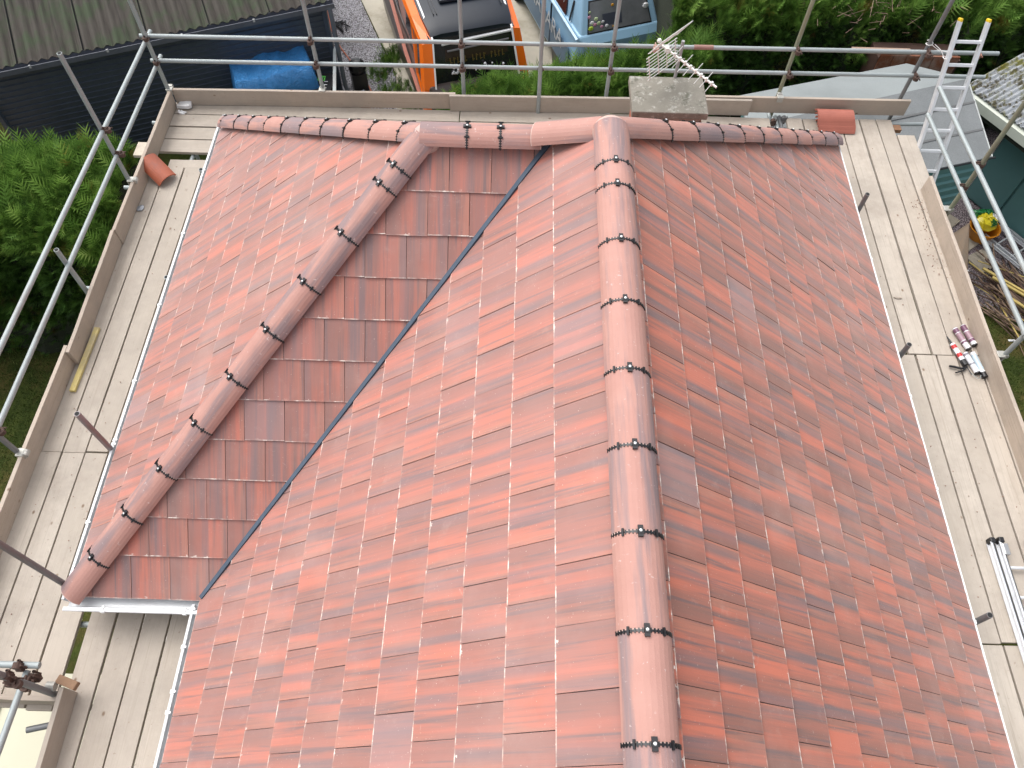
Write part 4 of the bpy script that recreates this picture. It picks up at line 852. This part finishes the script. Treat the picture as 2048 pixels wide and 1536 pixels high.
vob('body', loft([body_sec(-.42, .74, .35, .95, .72), body_sec(-.30, .84, .22, 1.05, .80), body_sec(1.5, .92, .2, 1.08, .86), body_sec(3.2, .90, .22, 1.05, .83), body_sec(3.9, .8, .3, .95, .75)]), mat_plain('smoked_brown_panel', (.055, .04, .035), .3), bevel=.05)
vob('cabin', loft([[(-.79, -.26, 1.0), (-.70, .0, H-.16), (.70, .0, H-.16), (.79, -.26, 1.0)], [(-.85, 1.3, 1.0), (-.74, 1.3, H-.06), (.74, 1.3, H-.06), (.85, 1.3, 1.0)], [(-.82, 3.1, 1.0), (-.70, 2.6, H-.1), (.70, 2.6, H-.1), (.82, 3.1, 1.0)]]), GLASS)
rf = vob('roof', loft([[(-.66, .0, H-.17), (-.66, .0, H-.12), (-.5, .0, H-.09), (.5, .0, H-.09), (.66, .0, H-.12), (.66, .0, H-.17)], [(-.68, .12, H-.14), (-.68, .12, H-.06), (-.5, .12, H-.02), (.5, .12, H-.02), (.68, .12, H-.06), (.68, .12, H-.14)], [(-.72, .5, H-.1), (-.72, .5, H-.02), (-.5, .5, H+.02), (.5, .5, H+.02), (.72, .5, H-.02), (.72, .5, H-.1)], [(-.72, 2.6, H-.1), (-.72, 2.6, H-.02), (-.5, 2.6, H+.02), (.5, 2.6, H+.02), (.72, 2.6, H-.02), (.72, 2.6, H-.1)]]), CARB, smooth=True)
vob('roof_hatch', MB().box((.08, 1.25, H+.05), (.90, 1.35, .07)), CARB, rf, bevel=.04); vob('roof_hatch_panel', MB().box((.08, 1.28, H+.088), (.74, 1.15, .02)), mat_plain('grey_hatch', (.07, .085, .10), .35), rf, bevel=.01)
for x_ in (-.52, -.47, .60): vob('roof_rib', MB().box((x_, 1.0, H+.022), (.015, 1.3, .012)), BLACK, rf)
def strip(pts, w_, mat, n_, th=.03, p=None):
    m = MB()
    for a, b in zip(pts, pts[1:]):
        a, b = Vector(a), Vector(b); d = (b-a).normalized(); x_ = d.cross(Vector((0, 0, 1)))
        if x_.length < .1: x_ = Vector((1, 0, 0))
        x_.normalize(); z_ = x_.cross(d); m.box((0, (b-a).length/2, 0), (w_, (b-a).length+.02, th), frame(a, x_, d, z_))
    return vob(n_, m, mat, p)
for sx in (-1, 1):
    m = loft([[(sx*.74, -.46, .35), (sx*.90, -.40, .35), (sx*.92, -.26, .35), (sx*.82, -.30, .33)], [(sx*.71, -.31, 1.0), (sx*.88, -.26, 1.0), (sx*.90, -.10, 1.0), (sx*.8, -.16, 1.0)], [(sx*.65, -.04, H-.16), (sx*.80, .0, H-.22), (sx*.83, .16, H-.26), (sx*.70, .10, H-.16)], [(sx*.68, .55, H-.02), (sx*.83, .6, H-.12), (sx*.86, .8, H-.20), (sx*.72, .8, H-.04)], [(sx*.69, 2.6, H-.02), (sx*.83, 2.6, H-.12), (sx*.86, 2.6, H-.20), (sx*.72, 2.6, H-.04)]]); vob('corner_pillar', m, ORG)
    strip([(sx*.735, -.475, .35), (sx*.705, -.33, 1.0), (sx*.645, -.055, H-.145), (sx*.675, .5, H-.005), (sx*.685, 2.6, H-.0)], .026, CARW, 'pinstripe', .02)
    strip([(sx*.87, -.2, .6), (sx*.885, .25, .95), (sx*.80, .55, H-.25)], .035, ORG, 'window_trim'); strip([(sx*.89, -.2, .55), (sx*.93, 1.0, .85), (sx*.90, 2.2, 1.05)], .06, mat_plain('dusty_orange_stripe', (.34, .10, .06), .4), 'side_stripe')
    strip([(sx*.885, .28, .9), (sx*.80, .9, H-.22)], .03, ORG, 'window_trim')
strip([(-.50, -.05, H-.24), (.64, -.03, H-.20)], .045, mat_plain('white_bar', (.80, .80, .80), .3), 'sun_bar', .025)
strip([(-.42, -.09, H-.35), (.58, -.07, H-.32)], .02, mat_plain('grey_bar', (.25, .24, .25), .3), 'wiper_bar', .02)
vob('rear_screen', MB().prism([(-.52, -.235, 1.02), (.60, -.235, 1.02), (.55, -.055, H-.33), (-.46, -.055, H-.33)], (0, -.012, 0)), mat_plain('brown_smoked_glass', (.035, .02, .017), .15))
gold = mat_plain('gold_print', (.11, .075, .015), .5)
for k in range(15):
    if k in (5, 10): continue
    m = MB().box((-.40+.062*k, 0, 0), (.016, .006, .10), None); m.box((-.385+.062*k, 0, .03 if k % 2 else -.03), (.03, .006, .014)); obj('gold_lettering', m, gold, van, M=VM @ Matrix.Translation(m_c) if False else VM @ Matrix.Translation((0, -.135, H-.50)) @ Matrix.Rotation(R(-15), 4, 'X'))
text('DAISY', VM @ frame((-.40, -.262, 1.05), (1, 0, 0), (0, .26, .96), (0, -.96, .26)), .001, WPR, van) if False else None
for k in range(26):
    m = MB(); p = (random.gauss(-.34, .09) if k < 18 else random.uniform(-.1, .5), -.225, 1.17+abs(random.gauss(0, .05))); m.sphere(p, random.uniform(.012, .024), 6, 4)
    vob('flower_sticker', m, bpy.data.materials.get('white_flower') or mat_plain('white_flower', (.72, .72, .74), .5, 0, .3, 30))
strip([(-.74, -.40, .98), (-.5, -.42, .93), (-.3, -.43, .92), (.4, -.43, .92), (.78, -.40, 1.0)], .07, ORG, 'bumper', .05)
for sx in (-1, 1):
    for y in (.35, 2.9): vob('wheel', MB().tube((sx*.66, y, .3), (sx*.86, y, .3), .3, 20), BLACK, smooth=True)
# blue vehicle
blue = vehicle('blue_pickup', 'light blue pickup with white lettering and flower stickers in the rear window', 'pickup', (1.09, 5.22, GZ), R(20.5)); BM_ = WM[blue]
def bob(n_, m, mat, bevel=0, smooth=False, p=None): return obj(n_, m, mat, p or blue, M=BM_, bevel=bevel, smooth=smooth)
BLUE = mat_plain('light_blue_paint', (.27, .45, .60), .28, 0, .06); BLUED = mat_plain('blue_paint_lower', (.075, .17, .29), .35, 0, .1)
Hb = 1.66
bob('body', loft([body_sec(-.10, .70, .38, 1.0, .70), body_sec(.0, .80, .28, 1.13, .76), body_sec(1.6, .84, .25, 1.14, .80), body_sec(4.0, .82, .3, 1.05, .74)]), BLUE, .03)
for sx in (-1, 1): bob('lower_door_panel', MB().prism([(sx*.852, .15, .35), (sx*.868, .15, .85), (sx*.868, 3.2, .85), (sx*.852, 3.2, .35)], (sx*.008, 0, 0)), BLUED)
cab = bob('cab', loft([[(-.73, .0, 1.1), (-.62, .32, Hb-.05), (.62, .32, Hb-.05), (.73, .0, 1.1)], [(-.74, .5, 1.1), (-.64, .6, Hb), (.64, .6, Hb), (.74, .5, 1.1)], [(-.76, 1.8, 1.1), (-.64, 1.7, Hb), (.64, 1.7, Hb), (.76, 1.8, 1.1)], [(-.74, 2.6, 1.08), (-.62, 2.2, Hb-.06), (.62, 2.2, Hb-.06), (.74, 2.6, 1.08)]]), BLUE, .03)
# rear window set proud of the cab back, its seal, contents
def onback(x_, t, off): # t 0 bottom 1 top along the sloping back
    return (x_, .32*t-off*.87, 1.1+(Hb-.05-1.1)*t+off*.0)
bob('window_seal', MB().prism([onback(-.60, .06, .006), onback(.60, .06, .006), onback(.52, .90, .006), onback(-.52, .90, .006)], (0, -.006, 0)), BLACK)
bob('rear_window', MB().prism([onback(-.575, .10, .014), onback(.575, .10, .014), onback(.50, .86, .014), onback(-.50, .86, .014)], (0, -.004, 0)), mat_plain('cloudy_glass', (.12, .125, .13), .12, 0, .5, 3))
def backdot(x_, t, r_, mat, n_): return bob(n_, MB().sphere(onback(x_, t, .022), r_, 8, 4, (1, .4, 1)), mat)
fl_ = [mat_plain('white_sticker', (.75, .75, .75), .5), mat_plain('pink_sticker', (.65, .30, .42), .5), mat_plain('lime_sticker', (.45, .60, .06), .5), mat_plain('pale_green_sticker', (.50, .62, .35), .5), mat_plain('orange_sticker', (.60, .28, .02), .5), mat_plain('violet_sticker', (.16, .12, .40), .5)]
for x_, t, r_, k in ((-.53, .20, .05, 2), (-.50, .34, .04, 0), (-.45, .28, .035, 1), (-.42, .42, .04, 3), (-.38, .30, .04, 3), (-.33, .20, .03, 1), (-.30, .32, .03, 0), (-.24, .20, .035, 0), (-.54, .5, .03, 1), (-.52, .62, .025, 3), (-.12, .16, .02, 4), (-.10, .70, .03, 4), (.50, .52, .06, 0), (.50, .50, .025, 5)): backdot(x_, t, r_, fl_[k], 'flower_sticker')
bob('window_sticker', MB().prism([onback(-.30, .22, .02), onback(.05, .22, .02), onback(.05, .52, .02), onback(-.30, .52, .02)], (0, -.003, 0)), mat_plain('dark_sticker', (.03, .035, .05), .4))
for sx in (-1, 1):
    def onside(y, t): return (sx*(.755-.115*t+.012), y, 1.13+(Hb-.1-1.13)*t)
    bob('side_window', MB().prism([onside(.62, .05), onside(2.3, .05), onside(1.95, .9), onside(.78, .9)], (sx*.008, 0, 0)), mat_plain('dark_red_glass', (.06, .018, .012), .15)); bob('vent_slot', MB().prism([onside(.42, .05), onside(.47, .05), onside(.52, .8), onside(.47, .8)], (sx*.006, 0, 0)), BLACK)
    bob('belt_moulding', MB().prism([(sx*.80, -.05, 1.12), (sx*.83, -.05, 1.10), (sx*.84, 3.4, 1.09), (sx*.81, 3.4, 1.13)], (0, 0, .015)), mat_plain('pale_blue_line', (.42, .60, .75), .3)); bob('door_gap', MB().box((sx*.858, 1.05, .75), (.03, .012, .75)), BLACK)
text('NAVARA', BM_ @ frame((-.884, 1.25, .80), (0, -1, 0), (.02, 0, 1), (-1, 0, 0)), .42, mat_plain('silver_lettering', (.55, .58, .60), .4), blue)
for k in range(9):
    y_, t_ = .82+.085*(k % 5), .42+.24*(k//5); c_ = Vector((-(.755-.115*t_+.026), y_, 1.13+(Hb-.1-1.13)*t_)); m = MB(); ring = [c_+Vector((0, .024*math.cos(a), .042*math.sin(a))) for a in np.linspace(0, 6.28*(1 if k % 2 else .7), 9)]; m.pipe(ring, .008, 5); bob('window_lettering', m, WPR)
bob('rear_bumper', MB().box((0, -.14, .5), (1.5, .12, .14)), mat_plain('grey_bumper', (.1, .1, .1), .4), .03)
for sx in (-1, 1):
    for y in (.6, 3.1): bob('wheel', MB().tube((sx*.66, y, .31), (sx*.86, y, .31), .31, 20), BLACK, smooth=True)

# ------------------------------------------------------------------ sheds on the right
def mat_felt(name, a, b):
    t = NT(name, .85, spec=.3); g = t.n('NewGeometry').outputs['Position']; c = t.mix(t.noise(g, 60, 3, .8), a, b); c = t.mix(t.ramp(t.noise(g, .9, 4, .6), [(.45, 0), (.7, .5)]), c, tuple(x*.75 for x in a)); t.link(c, 'Base Color'); t.bump(t.noise(g, 120, 3, .8), .4, .005); return t.m
fs = thing('felt_roofed_shed', 'low shed with grey felt pitched roof and teal ribbed walls under the leaning ladder', 'shed', (4.2, 2, GZ))
FE1 = mat_felt('pale_grey_felt', (.19, .21, .21), (.26, .28, .28)); FE2 = mat_felt('dark_grey_felt', (.10, .11, .11), (.24, .25, .255))
e0, e1 = (4.93, .99, -1.2), (5.76, 1.25, -1.2); R0, R1 = Vector((2.45, 1.45, -1.02)), Vector((5.66, 2.45, -1.02)); E0, E1 = Vector((2.75, .30, -1.25)), Vector((5.78, 1.26, -1.25)); B0, B1 = Vector((2.50, 2.36, -1.25)), Vector((5.10, 3.20, -1.25))
R1b = Vector((5.72, 2.60, -1.04))
obj('roof_felt', MB().prism([tuple(E0), tuple(E1), tuple(R1b), tuple(R0)], (0, 0, -.03)), FE2, fs); obj('roof_felt', MB().prism([tuple(R0), tuple(R1b), tuple(B1), tuple(B0)], (0, 0, -.03)), FE1, fs)
for f in (.33, .68):
    a, b = E0.lerp(R0, f), E1.lerp(R1b, f); d = (b-a).normalized(); obj('felt_lap', MB().prism([tuple(a+Vector((0, 0, .006))), tuple(b+Vector((0, 0, .006))), tuple(b+Vector((0, .03, .013))), tuple(a+Vector((0, .03, .013)))], (0, 0, -.006)), mat_felt('felt_lap_edge', (.09, .095, .095), (.17, .17, .17)), fs)
obj('drip_trim', MB().tube(tuple(E0+Vector((0, 0, -.03))), tuple(E1+Vector((.06, .02, -.03))), .014, 6), BLACK, fs); obj('verge_trim', MB().tube(tuple(E1), tuple(R1b), .010, 6), mat_plain('pale_trim', (.35, .37, .36), .5), fs)
TEAL = mat_plain('teal_paint', (.10, .22, .22), .5, 0, .15, 3); dW = (E1-E0).normalized(); nW = Vector((dW.y, -dW.x, 0))
LWl = (E1-E0).length-.15
for k in range(13):
    z0 = GZ+.0+k*.155; m = MB(); P0 = E0+dW*.05-nW*.04; P0.z = z0; P1 = P0+dW*LWl; o1 = nW*.004
    m.poly([P0+o1, P1+o1, P1+nW*.034+Vector((0, 0, .13)), P0+nW*.034+Vector((0, 0, .13)), P0, P1, P1+Vector((0, 0, .15)), P0+Vector((0, 0, .15))], [(0, 1, 2, 3), (0, 4, 5, 1), (1, 5, 6, 2), (3, 2, 6, 7), (0, 3, 7, 4)]); obj('cladding_plank', m, mat_plain('teal_plank', (.10, .235, .23), .5, 0, .1, 3) if k == 0 else bpy.data.materials['teal_plank'], fs)
m = MB(); q = [E0+dW*.05-nW*.042, E0+dW*(.05+LWl)-nW*.042, B1+Vector((.25, -.3, 0)), B0+Vector((.1, -.1, 0))]; m.prism([(a.x, a.y, -1.29) for a in q], (0, 0, GZ+1.29)); obj('shed_wall', m, TEAL, fs)
ply = MB(); ply.prism([(5.40, .62, -2.25), (5.80, .86, -2.1), (6.25, .45, GZ+.02), (5.85, .05, GZ+.02)], (.012, .012, 0)); simple('plywood_sheet', 'bare plywood sheet leaning on the teal shed', 'plywood sheet', ply, mat_wood('plywood', (.58, .42, .30), (.48, .34, .23), .2))
# teal outbuilding with mossy roof
tb2 = thing('teal_outbuilding', 'teal outbuilding with double doors under a mossy corrugated roof', 'outbuilding', (7.5, 3, GZ))
F0, F1 = Vector((6.0, 2.965, -1.5)), Vector((6.59, 1.99, -1.5)); fd = (F1-F0).normalized(); fn = Vector((-fd.y, fd.x, 0)); fn = fn if fn.x > 0 else -fn
WF_ = mat_plain('cream_fascia', (.55, .58, .50), .5, 0, .08, 4, dirt=((.35, .38, .28), .5))
a0, a1 = F0-fd*.02, F0+fd*4.2; obj('fascia', MB().prism([tuple(a0), tuple(a1), tuple(a1+fn*.10+Vector((0, 0, .05))), tuple(a0+fn*.10+Vector((0, 0, .05)))], (0, 0, -.14)), WF_, tb2)
def mat_moss():
    t = NT('mossy_corrugated', .9, spec=.2); g = t.n('NewGeometry').outputs['Position']; c = t.mix(t.noise(g, 12, 4, .7), (.42, .45, .48), (.62, .64, .66))
    c = t.mix(t.ramp(t.noise(g, 6, 5, .75), [(.50, 0), (.58, 1)]), c, (.13, .115, .075)); c = t.mix(t.ramp(t.noise(g, 2.0, 4, .7), [(.50, 0), (.60, .9)]), c, (.20, .19, .03)); t.link(c, 'Base Color'); t.bump(t.noise(g, 30, 5, .8), 1, .03); return t.m
MOS = mat_moss(); up2 = (fn*math.cos(R(9))+Vector((0, 0, math.sin(R(9))))).normalized()
for k in range(5): corr_sheet(a0+fd*(.9*k)+Vector((0, 0, .055+.01*(k % 2)))+fn*.03, fd, up2, .92, 3.8, .017, .076, MOS, tb2, steps=6)
d0 = Vector((6.86, 2.56, 0)); nrm2 = -fn
wl_ = MB(); w0 = F0+fn*.58+fd*.70; w1 = w0+fd*4.0; wl_.prism([(w0.x, w0.y, -1.6), (w1.x, w1.y, -1.6), (w1.x+fn.x*3, w1.y+fn.y*3, -1.6), (w0.x+fn.x*3, w0.y+fn.y*3, -1.6)], (0, 0, GZ+1.6)); obj('outbuilding_wall', wl_, TEAL, tb2)
m = MB(); m.prism([tuple(F0+fn*.06+Vector((0, 0, -.04))), tuple(F0+fd*4.1+fn*.06+Vector((0, 0, -.04))), tuple(F0+fd*4.1+fn*.62+Vector((0, 0, -.04))), tuple(F0+fn*.62+Vector((0, 0, -.04)))], (0, 0, -.20)); obj('soffit', m, mat_plain('soffit_shade', (.025, .03, .02), .8), tb2)  # near-black colour holds the shade under the roof overhang
for k in range(4):
    a = F0+fn*.575+fd*(.74+.62*k); b = a+fd*.58; m = MB(); m.prism([(a.x, a.y, -1.75), (b.x, b.y, -1.75), (b.x+fn.x*-.03, b.y+fn.y*-.03, -1.75), (a.x+fn.x*-.03, a.y+fn.y*-.03, -1.75)], (0, 0, GZ+1.80)); dr = obj('door', m, mat_plain('teal_door', (.10, .22, .22), .45, 0, .08, 3), tb2)
    h = a+fd*.5-fn*.05; obj('handle', MB().box((h.x, h.y, -2.2), (.03, .10, .03)), mat_plain('chrome', (.7, .7, .7), .2, 1), dr)
# brown crate shed behind the felt shed
bs = thing('orange_brown_shed', 'small orange brown wooden shed behind the leaning ladder', 'shed', (6.3, 3.9, GZ))
OB = mat_wood('orange_brown_timber', (.26, .085, .035), (.17, .055, .025), .3)
for k in range(6): obj('plank', MB().box((5.05+.205*k, 3.75, -2.35), (.195, .03, 1.7)), OB, bs)
obj('shed_wall', MB().box((5.6, 4.0, -2.4), (1.28, .42, 1.6)), mat_plain('dark_timber', (.06, .03, .02), .8), bs); obj('roof_edge', MB().box((4.95, 3.80, -1.47), (.9, .10, .04), None), mat_wood('bleached_edge', (.42, .30, .22), (.3, .2, .15), .3), bs)


# ------------------------------------------------------------------ garden clutter on the right
tub = thing('orange_tub', 'round orange plastic tub beside the teal outbuilding', 'tub', (6.78, 1.75, GZ)); m = MB(); n = 20; c = Vector((6.80, 1.72, GZ))
prof = [(.16, .01), (.225, .24), (.24, .25), (.215, .245), (.15, .04)]; V = [(c.x+r_*math.cos(2*math.pi*k/n), c.y+r_*math.sin(2*math.pi*k/n), c.z+h) for r_, h in prof for k in range(n)]
m.poly(V, [(j*n+k, j*n+(k+1) % n, (j+1)*n+(k+1) % n, (j+1)*n+k) for j in range(len(prof)-1) for k in range(n)]+[tuple(range(4*n, 5*n))]); obj('tub_body', m, mat_plain('orange_plastic', (.55, .20, .01), .4), tub, smooth=True)
bag = thing('compost_bag', 'crumpled yellow and green compost bag stuffed in the orange tub', 'bag', (6.8, 1.72, GZ+.1))
def lump(c, s3, seed, mat, n_, p, q=14):
    rr = random.Random(seed); m = MB().sphere(c, 1, q, 8, s3); m.v = [(x_+rr.gauss(0, .018), y+rr.gauss(0, .018), z_+rr.gauss(0, .014)) for x_, y, z_ in m.v]; return obj(n_, m, mat, p)
lump((6.79, 1.76, GZ+.30), (.17, .15, .12), 2, mat_plain('yellow_bag', (.72, .60, .03), .35, 0, .2, 8), 'yellow_panel', bag); lump((6.77, 1.90, GZ+.33), (.19, .07, .08), 3, mat_plain('green_bag', (.02, .20, .06), .35, 0, .3, 8), 'green_panel', bag); lump((6.90, 1.80, GZ+.32), (.07, .10, .07), 5, PLA, 'white_panel', bag); lump((6.84, 1.68, GZ+.36), (.05, .04, .04), 6, mat_plain('green_leaf_print', (.03, .16, .04), .4), 'green_print', bag)
gl = thing('garden_ladder', 'aluminium ladder lying on the ground beside the teal outbuilding', 'ladder', (7, 1.2, GZ)); P0, P1 = Vector((6.80, 1.62, GZ+.12)), Vector((7.42, .70, GZ+.12)); d = (P1-P0).normalized(); s2 = Vector((-d.y, d.x, 0))
s2 = s2 if s2.x > 0 else -s2
for off in (0, .07, .42, .49): reparent(stile(P0+s2*off-d*.02, P0+s2*off+d*2.6, .03, .05), gl)
for k in range(8): obj('rung', MB().tube(P0+s2*.03+d*(.22+.29*k), P0+s2*.45+d*(.22+.29*k), .014, 8), ALU, gl, smooth=True)
SLB = mat_plain('paving_slab', (.30, .265, .21), .9, 0, .2, 6, bump=.4)
for k, (cx, cy, a, lb) in enumerate(((6.56, 1.62, 38, 'paving slab nearest the plywood sheet'), (6.72, 1.20, 30, 'paving slab half under the garden ladder'), (6.35, 2.05, 40, 'paving slab against the teal shed corner'))):
    m = MB(); m.box((0, 0, 0), (.36, .36, .04), Matrix.Translation((cx, cy, GZ+.02)) @ Matrix.Rotation(R(a), 4, 'Z')); simple('paving_slab', lb, 'paving slab', m, SLB, .008, group='paving slabs by the plywood')
STK = [mat_plain('dry_stick', (.22, .15, .10), .9, 0, .4, 12), mat_plain('dark_stick', (.10, .06, .045), .9, 0, .4, 12), mat_plain('yellow_cane', (.50, .38, .12), .7, 0, .25, 12)]
pile = thing('stick_pile', 'pile of loose sticks and yellow canes on the grass', 'stick pile', (6.9, .3, GZ))
for k in range(90):
    c = Vector((random.gauss(6.98, .2), random.gauss(.35, .28), GZ+random.uniform(.02, .16))); a = random.gauss(-1.0, .38); l = random.uniform(.25, .75); d = Vector((math.cos(a), math.sin(a), random.gauss(0, .08))); w_ = random.uniform(.006, .014)
    big = k < 3
    if big: c = Vector(((6.86, 7.02, 6.95)[k], (.62, .10, .45)[k], GZ+.2)); w_ = .026; l = .42
    obj('stick', MB().tube(c-d*l, c+d*l, w_, 6, w_*.7), STK[2] if big or k % 13 == 0 else STK[k % 2], pile)
simple('litter_scrap', 'small round white litter scrap on the grass by the paving slabs', 'litter', MB().sphere((6.42, .98, GZ+.02), .03, 8, 5), PLA); simple('litter_scrap', 'long white litter scrap on the grass below the stick pile', 'litter', MB().box((6.72, -.30, GZ+.01), (.11, .035, .015)), PLA, .004)
# cream lean-to and bits under the near left corner
lt = thing('lean_to', 'cream flat roofed lean-to below the near left corner of the scaffold', 'lean-to', (-4.9, -6.5, GZ)); CRM = mat_plain('cream_roof_sheet', (.52, .50, .37), .45, 0, .06, 2)
obj('roof_panel', MB().box((-4.35, -7.0, -1.8), (1.72, 2.9, .05)), CRM, lt); obj('roof_edge', MB().box((-5.24, -7.0, -1.79), (.06, 2.9, .09)), FASC, lt); obj('lean_to_wall', MB().box((-4.3, -7.0, -2.56), (1.6, 2.8, 1.46)), WALL, lt)
m = MB(); c = Vector((-4.62, -5.27, GZ)); m.tube(c, c+Vector((0, 0, .3)), .14, 16, .17); simple('grey_bucket', 'grey bucket on the ground seen through the slot between the near left decks', 'bucket', m, mat_plain('blue_grey_plastic', (.15, .18, .24), .5), smooth=True)
m = MB(); m.box((-4.55, -4.75, GZ+.3), (.5, .3, .6)); m.box((-4.5, -5.0, GZ+.55), (.6, .05, .1)); simple('white_crate', 'white crate on the ground below the deck slot', 'crate', m, PLA, .02)
print('tiles', len(cands), 'in view', sum(1 for c in cands if c[0] > 0))
